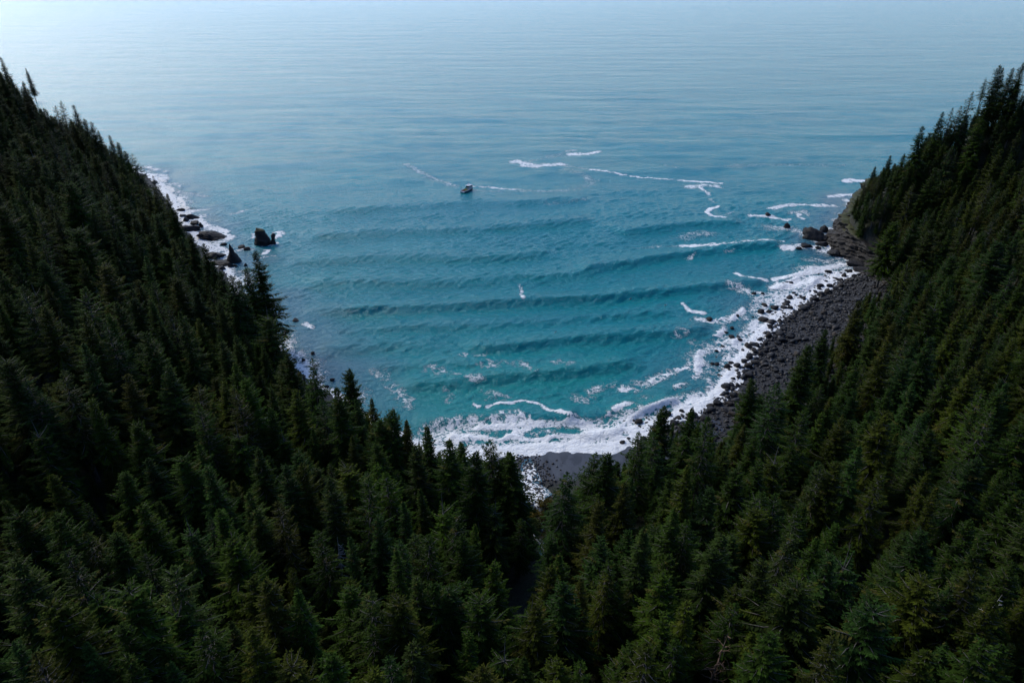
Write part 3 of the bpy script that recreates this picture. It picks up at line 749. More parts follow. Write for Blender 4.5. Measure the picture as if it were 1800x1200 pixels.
# scatter along the right beach; sizes follow a power law
N = 26000
sx = br.uniform(30, 190, N); sy = br.uniform(150, 335, N)
d, pp, ss = coast_d(sx, sy)
ok = (pp[:, 0] > 13) & (sx > 34) & (d < pp[:, 0]+6) & (d > -11)
pr = np.where(d < 0, np.exp(d/4.2)*.50*(fbm(sx/9, sy/9, 91, 2) > .42), np.where(d < 7, .95, .8))*sstep(34, 56, sx+.4*(sy-160))
ok &= br.random(N) < pr
sx, sy, d, ss = sx[ok], sy[ok], d[ok], ss[ok]
sz = np.clip(.85*br.pareto(2.9, len(sx))+.62, .6, 3.0)*np.where(d < 9, 1.15, 1.0)
bz = ground(sx, sy)
u_, v_, f_ = project(sx, sy, bz)
order = np.argsort(-(sz/f_))
ind = []; rest = []
taken = [(c[0], c[1], c[2]) for c in cand]
for k in order:
    if len(ind)+len(cand) < 296 and sz[k] > .9:
        x, y, s = sx[k], sy[k], sz[k]
        if all((x-a)**2+(y-b)**2 > (.45*(s+q))**2 for a, b, q in taken):
            taken.append((x, y, s))
            c = ('black' if br.random() < .72 else 'brown') if d[k] < 3.5 else br.choice(['dark grey', 'brown', 'pale grey', 'black'], p=[.52, .18, .2, .10])
            ind.append((x, y, s, str(c), 0)); continue
    rest.append(k)
boulders = []
for x, y, s, c, hand in cand+ind:
    boulders.append(dict(x=x, y=y, s=s, c=c, d=float(coast_d(np.array([x]), np.array([y]))[0][0])))
def ordinal(i): return ['leftmost', 'second', 'third', 'fourth', 'fifth', 'sixth', 'seventh', 'eighth', 'ninth', 'tenth', 'eleventh', 'twelfth', 'thirteenth', 'fourteenth', 'fifteenth', 'sixteenth', 'seventeenth', 'eighteenth', 'nineteenth', 'twentieth'][i] if i < 20 else '%dth' % (i+1)
NUMW = ['', 'one', 'two', 'three', 'four', 'five', 'six', 'seven', 'eight', 'nine', 'ten', 'eleven', 'twelve']
def numw(n): return NUMW[n] if n < len(NUMW) else str(n)
def unique_labels(items, key, text, uof):
    """items with the same wording are told apart by their order from the left"""
    groups = {}
    for it in items: groups.setdefault(key(it), []).append(it)
    for k, g in groups.items():
        g.sort(key=uof)
        for i, it in enumerate(g):
            t = text(it)
            if len(g) == 2: t += ', ' + ('left one of two' if i == 0 else 'right one of two')
            elif len(g) > 2: t += ', %s of %s from left' % (ordinal(i), numw(len(g)))
            it['label'] = t
for b in boulders:
    b['z'] = max(float(ground(np.array([b['x']]), np.array([b['y']]))[0]), -.25)
    b['u'], b['v'], _ = [float(q) for q in project(b['x'], b['y'], b['z'])]
    b['where'] = 'in surf' if b['d'] < -1 else ('at wet edge' if b['d'] < 3.5 else 'on dry stones')
    b['part'] = 'near end' if b['v'] > 680 else ('lower stretch' if b['v'] > 630 else ('lower middle' if b['v'] > 590 else ('middle' if b['v'] > 560 else ('upper middle' if b['v'] > 530 else 'upper end'))))
    b['size'] = 'large ' if b['s'] > 2.9 else ('small ' if b['s'] < 1.5 else '')
unique_labels(boulders, lambda b: (b['size'], b['c'], b['where'], b['part']), lambda b: '%s%s boulder %s, beach %s' % (b['size'], b['c'], b['where'], b['part']), lambda b: b['u'])
for i, b in enumerate(boulders):
    g = random.Random(i*7+1)
    o = link('boulder', BM[b['c']][g.randrange(5)])
    s = b['s']; o.scale = (s*g.uniform(.95, 1.3), s*g.uniform(.8, 1.05), s*g.uniform(.62, .85))
    o.rotation_euler = (g.uniform(-.25, .25), g.uniform(-.25, .25), g.uniform(0, 6.28))
    o.location = (b['x'], b['y'], b['z']+s*.16)
    tag(o, b['label'], 'boulder', 'boulders of the right beach')
# the countless smaller stones: one mesh
def stones(name, x, y, z, s, mat, seed, label):
    g = np.random.default_rng(seed); n = len(x)
    base = []
    for k in range(10):
        v, f = rock_verts(700+k, 1, 7, .12, .55); base.append(v*.5)
    f = ICO[1][1]; nv = len(base[0]); V = np.zeros((n, nv, 3))
    kk = g.integers(0, 10, n)
    for k in range(10): V[kk == k] = base[k]
    V *= (s[:, None]*np.stack([g.uniform(.95, 1.45, n), g.uniform(.75, 1.05, n), g.uniform(.5, .8, n)], 1))[:, None, :]
    a = g.uniform(0, 6.28, n); ca, sa = np.cos(a)[:, None], np.sin(a)[:, None]
    t = g.uniform(-.45, .45, n); ct, st = np.cos(t)[:, None], np.sin(t)[:, None]
    vx, vz = V[..., 0]*ct-V[..., 2]*st, V[..., 0]*st+V[..., 2]*ct
    vx, vy = vx*ca-V[..., 1]*sa, vx*sa+V[..., 1]*ca
    V = np.stack([vx+x[:, None], vy+y[:, None], vz+(z+s*.12)[:, None]], -1).reshape(-1, 3)
    F = (f[None]+(np.arange(n)*nv)[:, None, None]).reshape(-1, 3)
    me = mesh_from(name, V, tris=F); fattr(me, 'shade', np.repeat(g.random(n), nv))
    fattr(me, 'dry', np.repeat(np.zeros(n), nv))
    return tag(link(name, me, mat), label, None, None, 'stuff')
def stone_material(name):
    m = NT(name); sh = m.attr('shade'); p = m.pos()
    n = m.noise(p, 3.0, 4)
    c = m.mix(m.ramp(sh, .1, .9), (.006, .006, .005), (.044, .038, .029))
    c = m.mix(m.ramp(sh, .88, .95), c, (.10, .098, .092)); 
    br_ = m.ramp(m.math('FRACT', m.math('MULTIPLY', sh, 17.3)), .78, .86)
    c = m.mix(m.math('MULTIPLY', br_, .8), c, (.060, .046, .030))
    sep = m.n('ShaderNodeSeparateXYZ'); m.l(p, sep.inputs[0])
    wet = m.ramp(sep.outputs[2], .35, 1.2)
    c = m.mix(m.math('MULTIPLY', m.math('SUBTRACT', 1.0, wet), .8), c, (.010, .010, .011))
    c = m.mix(m.math('MULTIPLY', n, .4), c, (.03, .03, .032))
    m.l(c, m.b.inputs['Base Color']); m.b.inputs['Roughness'].default_value = .6; m.b.inputs['Specular IOR Level'].default_value = .35
    return m.m
M_STONE = stone_material('beach_stone')
rest = np.array(rest)
stones('beach_stones', sx[rest], sy[rest], np.maximum(bz[rest], -.2), sz[rest], M_STONE, 5, 'grey and black stones covering the right boulder beach')
# broken rock along the foot of the wooded slopes
n = 9000; lx = br.uniform(-340, 260, n); ly = br.uniform(150, 545, n); ld, lp, _ = coast_d(lx, ly)
ok = (ld > -3.5) & (ld < 12) & (lp[:, 0] < 15) & (br.random(n) < np.where(ld < 0, .35, .9)) & ((lx < -20) | (lx > 150)); lx, ly, ld = lx[ok], ly[ok], ld[ok]
stones('shore_rubble', lx, ly, np.maximum(ground(lx, ly), -.3), np.clip(.9*br.pareto(2.2, len(lx))+.9, .9, 5.0), M_STONE, 8, 'broken dark rock along the foot of the wooded shores')
# gravel bed of the stream
n = 1500; k = br.integers(0, 5, n); f = br.random(n)
q = STR[k]*(1-f)[:, None]+STR[k+1]*f[:, None]; gx_ = q[:, 0]+br.normal(0, 3.6, n); gy_ = q[:, 1]+br.normal(0, 2.0, n)
stones('stream_cobbles', gx_, gy_, ground(gx_, gy_)+.08, br.uniform(.35, .95, n), M_STONE, 6, 'dark cobbles lying in the white water of the stream mouth')

# ------------------------------------------------------------------ trees
def bark_material():
    m = NT('spruce_bark'); p = m.obj()
    n = m.noise(m.mapping(p, (2, 2, .5)), 1.5, 4)
    m.l(m.mix(m.ramp(n, .3, .7), (.040, .034, .028), (.13, .12, .105)), m.b.inputs['Base Color']); m.b.inputs['Roughness'].default_value = .9
    return m.m
def foliage_material():
    m = NT('spruce_needles')
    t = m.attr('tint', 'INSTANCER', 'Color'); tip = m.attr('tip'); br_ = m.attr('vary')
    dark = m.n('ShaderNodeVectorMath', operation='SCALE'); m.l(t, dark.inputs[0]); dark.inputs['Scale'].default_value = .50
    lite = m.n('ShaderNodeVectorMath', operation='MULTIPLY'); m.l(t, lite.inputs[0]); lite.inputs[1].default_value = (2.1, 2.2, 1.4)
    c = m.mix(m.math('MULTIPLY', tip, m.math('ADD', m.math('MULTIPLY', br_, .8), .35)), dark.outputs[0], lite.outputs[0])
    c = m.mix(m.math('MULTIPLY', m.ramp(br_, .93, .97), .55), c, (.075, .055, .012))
    m.l(c, m.b.inputs['Base Color']); m.b.inputs['Roughness'].default_value = .9; m.b.inputs['Specular IOR Level'].default_value = .06
    return m.m
M_BARK = bark_material(); M_NEEDLE = foliage_material()
M_SNAG = simple('bleached_dead_wood', (.36, .33, .28), .85, .3, 2.0)
TREE_H = 30.0
def trunk_geo(g, H, r0, limbs, bend):
    V, F = [], []
    nseg = 7; nz = 12
    def axis(z):
        f = z/H; return np.array([bend[0]*f*f, bend[1]*f*f+.15*math.sin(f*7)*bend[2], z])
    for i in range(nz+1):
        z = -2.5+(H+2.5)*(i/nz); c = axis(max(z, 0)); c[2] = z
        rr = r0*max(.03, (1-max(z, 0)/H))**.85*(1.35 if z < 0 else 1)
        for k in range(nseg):
            a = 6.283*k/nseg; V.append((c[0]+rr*math.cos(a), c[1]+rr*math.sin(a), c[2]))
    for i in range(nz):
        for k in range(nseg):
            a, b = i*nseg+k, i*nseg+(k+1) % nseg; F += [(a, b, b+nseg), (a, b+nseg, a+nseg)]
    for p0, p1, p2, rr in limbs:
        b = len(V)
        d = np.array(p2)-np.array(p0); s = np.cross(d, (0, 0, 1)); s = s/(np.linalg.norm(s)+1e-6); u = np.array((0, 0, 1.))
        for p, w in ((p0, rr), (p1, rr*.6)):
            for e in (s, -.5*s+.87*u, -.5*s-.87*u): V.append(tuple(np.array(p)+e*w))
        V.append(tuple(p2))
        for k in range(3):
            k2 = (k+1) % 3; F += [(b+k, b+k2, b+3+k2), (b+k, b+3+k2, b+3+k), (b+3+k, b+3+k2, b+6)]
    return V, F, axis
def make_tree(seed, form):
    g = random.Random(seed); H = TREE_H
    par = dict(dense=dict(R=5.2, p=.52, base=.16, nb=340, dens=1.0, e=(-24, 30), gap=.09),
               ragged=dict(R=5.0, p=.55, base=.24, nb=210, dens=.8, e=(-18, 24), gap=.18),
               narrow=dict(R=3.9, p=.62, base=.14, nb=300, dens=1.0, e=(-30, 28), gap=.08),
               broken=dict(R=5.4, p=.50, base=.20, nb=260, dens=.95, e=(-16, 30), gap=.10),
               broad=dict(R=6.2, p=.42, base=.22, nb=330, dens=.95, e=(-12, 26), gap=.09))[form]
    bend = (g.uniform(-.6, .6), g.uniform(-.6, .6), g.uniform(.3, 1))
    lobes = [(g.uniform(0, 6.28), g.uniform(.05, .2), j) for j in (1, 2, 3)]
    limbs = []; tw = []                                  # twig: base, left, right, tip, vary, s
    f0 = lambda z: (bend[0]*(z/H)**2, bend[1]*(z/H)**2)
    zc0 = H*par['base']; az = 0.0
    topf = .80 if form == 'broken' else 1.0
    thin = [g.uniform(.68, 1.18) for _ in range(14)]      # uneven tiers
    for b in range(par['nb']):
        f = ((b+g.random())/par['nb'])**1.12
        if g.random() < par['gap'] or f > topf: continue
        z = zc0+(H-.3-zc0)*f; az += 2.39996+g.uniform(-.5, .5)
        L = par['R']*(1-f)**par['p']*g.uniform(.50, 1.2)*thin[int(f*13.99)]
        if f < .15: L *= .72+1.9*f
        L *= 1+sum(a*math.sin(j*az+ph) for ph, a, j in lobes)
        L = max(L, .28)
        if form == 'broad' and f > .93: L *= 1.3
        e = R(par['e'][0]+(par['e'][1]-par['e'][0])*f**1.1+g.uniform(-9, 9))
        dx, dy = math.cos(az), math.sin(az); ox, oy = f0(z)
        def pt(s):
            r = L*s*math.cos(e); dz = L*(math.sin(e)*s-.30*(1-f)*s*s+.16*s**3)
            wob = .06*L*math.sin(s*4+az*3)
            return (ox+dx*r-dy*wob, oy+dy*r+dx*wob, z+dz)
        if L > 1.0: limbs.append((pt(0), pt(.5), pt(.97), .035+.018*L))
        vary = g.random(); n = max(3, int(L/.30*par['dens'])+1)
        for j in range(n):
            s = .12+.88*(j+.5*g.random())/n
            if form == 'ragged' and s < .35 and g.random() < .5: continue
            p = pt(s)
            for sd in (-1, 1):
                if g.random() < .06: continue
                an = az+sd*R(g.uniform(38, 68)); lt = min(1.15, (.34+.36*L*(1-s)))*g.uniform(.75, 1.2)
                dr = g.uniform(-.42, .06)-.16*(1-f)
                if g.random() < .14: dr -= .55
                t = (math.cos(an), math.sin(an)); w = .085+.10*lt
                m = (p[0]+t[0]*lt*.45, p[1]+t[1]*lt*.45, p[2]+dr*lt*.38-.03)
                roll = g.uniform(-.07, .07)
                tw.append((p, (m[0]-t[1]*w, m[1]+t[0]*w, m[2]+roll), (m[0]+t[1]*w, m[1]-t[0]*w, m[2]-roll), (p[0]+t[0]*lt, p[1]+t[1]*lt, p[2]+dr*lt), vary, s))
        p = pt(.86); q = pt(1.0); lt = .25+.06*L
        t = (dx, dy); tip = (q[0]+dx*lt, q[1]+dy*lt, q[2]+.12*lt)
        tw.append((p, (q[0]-dy*.11, q[1]+dx*.11, q[2]), (q[0]+dy*.11, q[1]-dx*.11, q[2]), tip, vary, 1.0))
    # leader
    ox, oy = f0(H)
    for k in range(5 if form != 'broken' else 0):
        a = k*1.26; z = H-.9+.15*k
        tw.append(((ox, oy, z), (ox+.12*math.cos(a), oy+.12*math.sin(a), z+.35), (ox+.12*math.cos(a+1.2), oy+.12*math.sin(a+1.2), z+.35), (ox+.2*math.cos(a), oy+.2*math.sin(a), z+.85), .5, 1.0))
    if form == 'ragged':                                   # bare dead twigs sticking out
        for k in range(34):
            z = H*g.uniform(.12, .92); a = g.uniform(0, 6.28); L = par['R']*(1-z/H)**.5*g.uniform(.6, 1.2); ox, oy = f0(z)
            q = (ox+L*math.cos(a), oy+L*math.sin(a), z+L*g.uniform(-.2, .25)); mid = (ox+L*.5*math.cos(a), oy+L*.5*math.sin(a), z+L*g.uniform(-.08, .16))
            limbs.append(((ox, oy, z), mid, q, .06))
    V = np.array([[t[0], t[1], t[2], t[3]] for t in tw]).reshape(-1, 3)
    n = len(tw); b = np.arange(n)*4
    F = np.concatenate([np.stack([b, b+2, b+1], 1), np.stack([b+1, b+2, b+3], 1)])
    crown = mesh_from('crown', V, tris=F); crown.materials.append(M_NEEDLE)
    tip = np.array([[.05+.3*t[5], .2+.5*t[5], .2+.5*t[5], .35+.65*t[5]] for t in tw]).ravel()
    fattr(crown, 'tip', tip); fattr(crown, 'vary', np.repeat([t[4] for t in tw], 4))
    tv, tf, _ = trunk_geo(g, H, .42 if form != 'narrow' else .34, limbs, (bend[0], bend[1], 0))
    trunk = mesh_from('trunk', tv, tris=tf); trunk.materials.append(M_BARK)
    return crown, trunk
FORMS = ['dense']*5+['ragged']*3+['narrow']*2+['broad']*2+['broken']*2
PROTO = [make_tree(900+i, f) for i, f in enumerate(FORMS)]
CROWN_R = dict(dense=4.6, ragged=4.4, narrow=3.3, broad=5.6)
TINTS = [('dark green', (.018, .034, .0050)), ('blue-green', (.017, .036, .0085)), ('olive', (.028, .037, .0042)), ('brownish', (.028, .032, .0050)), ('grey-green', (.023, .036, .0078)), ('bright green', (.023, .041, .0042))]

# open view: sea, beaches and the stream gap, in photo pixels; no filler tree may stand in front of it
OPEN = np.array([(-80, 40), (0, 112), (20, 118), (38, 132), (62, 170), (80, 198), (104, 190), (130, 198), (160, 224), (200, 256), (240, 284), (270, 320), (302, 372), (328, 402), (345, 432), (372, 470), (405, 492), (425, 505), (438, 470), (448, 460), (462, 495), (490, 562), (495, 602), (500, 628), (515, 642), (545, 645), (560, 682), (590, 702), (602, 665), (614, 655), (632, 685), (655, 712), (683, 730), (700, 747), (713, 745), (735, 762), (751, 758), (780, 786), (810, 792), (830, 806), (850, 808), (867, 785), (880, 806), (900, 806), (908, 832), (913, 872), (922, 898), (935, 930), (940, 945), (968, 945), (968, 915), (964, 880), (960, 862), (975, 846), (990, 836), (1010, 852), (1035, 827), (1043, 798), (1055, 807), (1075, 802), (1100, 787), (1125, 767), (1150, 738), (1164, 721), (1180, 738), (1212, 725), (1245, 732), (1262, 770), (1290, 747), (1303, 704), (1329, 674), (1345, 684), (1363, 679), (1385, 690), (1400, 654), (1416, 614), (1430, 642), (1445, 613), (1457, 587), (1485, 576), (1512, 534), (1528, 502), (1562, 502), (1578, 470), (1570, 440), (1545, 420), (1505, 388), (1490, 372), (1508, 347), (1536, 300), (1565, 280), (1592, 280), (1612, 267), (1627, 232), (1656, 208), (1692, 196), (1722, 163), (1762, 123), (1800, 117), (1900, 60), (1900, -300), (-80, -300)], float)
# tree tops read off the photograph (photo pixels)
SIL = [(1, 101), (45, 120), (80, 192), (94, 186), (104, 178), (128, 185), (148, 209), (161, 214), (172, 229), (192, 238), (206, 250), (222, 265), (236, 270), (268, 310), (291, 341), (302, 366), (332, 412), (355, 430), (372, 461), (392, 474), (405, 484), (419, 493),
 (509, 623), (545, 635), (611, 648), (592, 685), (649, 704), (684, 721), (667, 738), (713, 739), (751, 751), (786, 778), (807, 784), (817, 798), (867, 779), (839, 803), (887, 804), (901, 801), (988, 832), (1042, 793), (1064, 798), (1125, 764), (1164, 716), (1212, 717), (1244, 735), (1329, 668), (1363, 673), (1416, 608), (1457, 581), (1512, 528),
 (1537, 293), (1565, 273), (1589, 273), (1625, 224), (1655, 200), (1675, 193), (1689, 189), (1709, 167), (1736, 137), (1760, 115), (1768, 120), (1781, 121), (1799, 111)]
INNER = [(37, 320), (105, 320), (130, 305), (172, 305), (264, 412), (277, 377), (308, 456), (432, 470), (427, 667), (62, 361), (139, 401), (119, 400), (48, 421), (67, 422), (180, 467), (232, 512), (40, 505), (143, 504), (2, 365),
 (187, 572), (257, 585), (319, 547), (386, 532), (146, 605), (50, 675), (160, 705), (220, 660), (340, 675), (390, 675), (420, 687), (350, 715), (102, 657), (10, 635), (75, 690),
 (25, 1000), (92, 902), (120, 960), (155, 932), (195, 945), (250, 967), (292, 1002), (225, 1035), (172, 1057), (97, 1067), (302, 1042), (225, 1097), (37, 1135), (57, 1155), (147, 1140), (222, 1167), (357, 1110), (410, 1092), (445, 1020), (437, 1120), (305, 1165), (407, 947), (387, 900), (325, 902),
 (454, 794), (500, 822), (535, 815), (573, 843), (636, 841), (680, 832), (740, 859), (664, 817), (451, 901), (493, 881), (561, 930), (619, 946), (661, 915), (696, 972), (706, 955), (733, 937), (750, 941), (780, 867), (815, 941), (797, 902), (864, 874), (475, 1030), (521, 1041), (614, 1037), (652, 1030), (633, 1070), (654, 1102), (699, 1049), (731, 1018), (762, 1018), (790, 1039), (811, 1027), (860, 997), (850, 1056), (822, 1118), (575, 1146), (440, 1125), (509, 1175), (685, 1158), (727, 1137), (850, 1172), (881, 1130), (927, 1056), (918, 1168), (661, 1186),
 (1073, 820), (1098, 850), (1210, 825), (1180, 890), (1206, 920), (1128, 932), (1052, 946), (1049, 885), (1294, 829), (1329, 815), (1338, 864), (1332, 899), (1247, 857), (1273, 948), (1252, 969), (1381, 934), (1371, 874), (1401, 894), (984, 974), (993, 1030), (1070, 997), (1059, 1018), (1021, 1021), (1168, 1007), (1210, 1065), (1161, 1083), (1140, 1140), (1187, 1126), (1101, 1137), (1290, 1055), (1287, 1041), (1336, 993), (1402, 1027), (1350, 1112), (1338, 1051), (937, 1062), (977, 1160), (1014, 1179),
 (1435, 945), (1500, 967), (1457, 982), (1405, 1025), (1595, 945), (1620, 937), (1632, 965), (1705, 915), (1725, 950), (1690, 1005), (1715, 1012), (1630, 1015), (1770, 995), (1677, 1047), (1525, 1075), (1460, 1120), (1660, 1135), (1737, 1137), (1762, 1142), (1750, 1060),
 (1478, 740), (1598, 608), (1560, 602), (1411, 719), (1510, 632), (1706, 649), (1551, 830), (1446, 821), (1467, 818), (1569, 725), (1720, 722), (1717, 804), (1510, 789), (1630, 827), (1367, 777), (1647, 859),
 (1728, 212), (1672, 260), (1760, 265), (1717, 337), (1645, 297), (1608, 319), (1675, 369), (1613, 383), (1573, 391), (1645, 367)]
tr = np.random.default_rng(202)
trees = []
TT = np.arange(48, 760, 1.5)
def place_top(u, v, h, form=None, tint=None, tmin=48):
    a, b, c = ray(u, v); z = CAM_H+c*TT
    gap = z-ground(a*TT, b*TT)
    w = np.where((gap <= h) & (TT >= tmin))[0]
    if len(w): k = w[0]; hh = h
    else: k = int(np.argmin(gap)); hh = float(min(gap[k], 38))
    x, y = a*TT[k], b*TT[k]
    g0 = float(ground(np.array([x]), np.array([y]))[0])
    fm = form or str(tr.choice(['dense', 'ragged', 'narrow', 'broad', 'broken'], p=[.44, .22, .13, .14, .07]))
    trees.append(dict(x=float(x), y=float(y), z=g0, h=float(min(max(hh, z[k]-g0), 42)), form=fm, tint=int(tint if tint is not None else tr.choice(6, p=[.36, .2, .16, .08, .12, .08])), u=float(u), v=float(v), hand=True))
place_top(446, 441, 42, 'dense', 0); trees[-1]['special'] = 'tallest dark spruce standing alone above the left shoreline'
for u, v in SIL:
    cliffy = 1525 < u < 1600
    place_top(u, v, 19 if cliffy else float(tr.uniform(27, 36)), str(tr.choice(['dense', 'narrow', 'ragged'], p=[.66, .10, .24])), int(tr.choice([0, 0, 0, 1, 3])))
place_top(1509, 345, 12, 'dense', 0)
for u, v in [(1522, 322), (1548, 305), (1556, 298), (1578, 300), (1602, 292), (1545, 345), (1562, 338), (1530, 356), (1583, 330), (1595, 360), (1618, 345), (1575, 372), (1520, 372), (1630, 262), (1645, 240), (1700, 215), (1610, 300)]: place_top(u, v, float(tr.uniform(14, 20)), str(tr.choice(['dense', 'ragged'])), int(tr.choice([0, 0, 5, 3])))
for u, v in INNER: place_top(u, v, float(tr.uniform(25, 34)))
# filler: the rest of the forest
NX = 120000
fx = tr.uniform(-480, 480, NX); fy = tr.uniform(-60, 530, NX)
d, pp, _ = coast_d(fx, fy); gz = ground(fx, fy)
sd, _, _ = seg_near(fx, fy, STR[:, :2], STRP)
fh = np.clip(tr.normal(22, 5.0, NX), 9, 32)
fh *= np.where((fx > 168) & (fy > 330), .72, 1.0)
low = np.where(pp[:, 0] > 12, pp[:, 0]+1, 7.5)
ok = (d > low) & (sd > np.where(fy < 124, 3.6, 7.0))
U, V_, F_ = project(fx, fy, gz+fh)
half = .13*fh*FPX/F_
U2, V2, _ = project(fx, fy, gz+.82*fh)
for a, b in ((U, V_), (U, V_-10), (U2-half*.6, V2), (U2+half*.6, V2)): ok &= ~inside(a, b, OPEN)
ok &= (fy > 20) | (np.abs(fx) > 20)
ok &= gz+fh < 112
cell = {}
def near(x, y, r):
    i, j = int(x//6), int(y//6)
    for a in (-1, 0, 1):
        for b in (-1, 0, 1):
            for q in cell.get((i+a, j+b), ()):
                if (q[0]-x)**2+(q[1]-y)**2 < r*r: return True
    return False
def put(x, y): cell.setdefault((int(x//6), int(y//6)), []).append((x, y))
for t in trees: put(t['x'], t['y'])
for k in np.where(ok)[0]:
    x, y = float(fx[k]), float(fy[k])
    r = 4.7+.055*fh[k]*(.6+.8*float(vnoise(x/18, y/18, 5)))
    if near(x, y, r): continue
    put(x, y)
    trees.append(dict(x=x, y=y, z=float(gz[k]), h=float(fh[k]), form=str(tr.choice(['dense', 'ragged', 'narrow', 'broad', 'broken'], p=[.46, .17, .15, .16, .06])), tint=int(tr.choice(6, p=[.38, .2, .16, .07, .11, .08])), u=float(U[k]), v=float(V_[k]), hand=False))
sx2 = tr.uniform(-330, 330, 40000); sy2 = tr.uniform(110, 520, 40000); d2, p2, _ = coast_d(sx2, sy2)
m2 = (d2 > np.where(p2[:, 0] > 12, np.where(sx2 > 50, p2[:, 0]-18, p2[:, 0]+1), 4.0)) & (d2 < np.where(p2[:, 0] > 12, p2[:, 0]+22, 34)); sx2, sy2 = sx2[m2], sy2[m2]
g2 = ground(sx2, sy2); h2_ = np.clip(tr.normal(10, 3.0, len(sx2)), 4.5, 17); U, V_, F_ = project(sx2, sy2, g2+h2_)
ok = ~inside(U, V_, OPEN) & ~inside(U, V_-6, OPEN); s2, _, _ = seg_near(sx2, sy2, STR[:, :2], STRP); ok &= s2 > 7
for k in np.where(ok)[0]:
    x, y = float(sx2[k]), float(sy2[k])
    if near(x, y, 3.1): continue
    put(x, y)
    trees.append(dict(x=x, y=y, z=float(g2[k]), h=float(h2_[k]), form=str(tr.choice(['dense', 'broad', 'narrow'])), tint=int(tr.choice(6, p=[.38, .2, .16, .07, .11, .08])), u=float(U[k]), v=float(V_[k]), hand=False))
# young trees closing the gaps under the canopy
ux = tr.uniform(-400, 410, 95000); uy = tr.uniform(0, 470, 95000); ud, upar, _ = coast_d(ux, uy); uz = ground(ux, uy); uh = tr.uniform(5, 11, len(ux))
us, _, _ = seg_near(ux, uy, STR[:, :2], STRP); U, V_, F_ = project(ux, uy, uz+uh)
ok = (ud > np.where(upar[:, 0] > 12, np.where(ux > 50, upar[:, 0]-16, upar[:, 0]+1), 6)) & (us > np.where(uy < 124, 3.2, 7)) & ~inside(U, V_, OPEN) & ~inside(U, V_-5, OPEN) & (U > -500) & (U < 2300) & (V_ < 1700)
for k in np.where(ok)[0]:
    x, y = float(ux[k]), float(uy[k])
    if near(x, y, 3.2): continue
    put(x, y)
    trees.append(dict(x=x, y=y, z=float(uz[k]), h=float(uh[k]), form=str(tr.choice(['dense', 'broad', 'narrow'])), tint=int(tr.choice(6)), u=float(U[k]), v=float(V_[k]), hand=False))
for t in trees:
    uu, vv, ff = project(t['x'], t['y'], t['z']+t['h']); t['u'], t['v'] = float(uu), float(vv)
    onscreen = -20 < t['u'] < 1820 and t['v'] < 1190
    t['show'] = (t['h']*FPX/float(ff))*(1 if onscreen else .2)*(1.35 if t['hand'] else 1.0)
    t['var'] = int(tr.choice([i for i, f in enumerate(FORMS) if f == t['form']])); t['rz'] = float(tr.uniform(0, 6.28)); t['lx'], t['ly'] = [float(q) for q in tr.normal(0, .008 if t['hand'] else .028, 2)]; t['wx'] = float(tr.uniform(.94, 1.26))
    base = np.array(TINTS[t['tint']][1]); t['rgb'] = tuple(float(q) for q in base*tr.uniform(.64, 1.14)*tr.uniform(.95, 1.05, 3))
trees.sort(key=lambda t: -t['show'])
solo, mass = trees[:298], trees[298:]
def region(t):
    u, v = t['u'], t['v']; left = u < 930
    if v < 300: return 'high on the far left ridge' if left else 'high on the far right headland'
    if v < 520: return ('at the left photo edge upper slope' if u < 110 else 'on the left upper slope') if left else 'on the right slope beside the cliff'
    if v < 760: return ('on the left slope near photo edge' if u < 170 else ('on the left middle slope' if u < 430 else 'along the left treeline above shore')) if left else ('just above the boulder beach' if u < 1480 else 'on the right middle slope')
    if v < 930: return ('on the left lower slope' if u < 430 else ('left of the beach head' if u < 700 else 'just left of the sand beach')) if left else ('just right of the sand beach' if u < 1160 else ('below the boulder beach' if u < 1420 else 'on the right lower slope'))
    if u < 240: return 'in the bottom left corner'
    if u < 520: return 'in the left foreground'
    if u < 930: return 'in foreground left of the stream'
    if u < 1180: return 'in foreground right of the stream'
    if u < 1500: return 'in the right foreground'
    return 'in the bottom right corner'
def size_word(t): return 'tall ' if t['h'] > 31 else ('short ' if t['h'] < 21 else '')
for t in solo: t['reg'] = region(t)
plain = [t for t in solo if 'special' not in t]
unique_labels(plain, lambda t: (size_word(t), t['form'], t['tint'], t['reg']), lambda t: '%s%s %s spruce %s' % (size_word(t), 'broken-topped' if t['form'] == 'broken' else t['form'], TINTS[t['tint']][0], t['reg']), lambda t: t['u'])
sample = {}
for t in solo:
    s = t['h']/TREE_H
    o = empty('spruce_tree', (t['x'], t['y'], t['z']), t['rz'], (s*t['wx'], s*t['wx'], s))
    o.rotation_euler = (t['lx'], t['ly'], t['rz'])
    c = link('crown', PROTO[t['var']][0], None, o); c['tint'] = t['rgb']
    k = link('trunk', PROTO[t['var']][1], None, o)
    sample.setdefault(t['var'], (c, k))
    tag(o, t.get('special') or t['label'], 'tree', 'spruces of the forest')
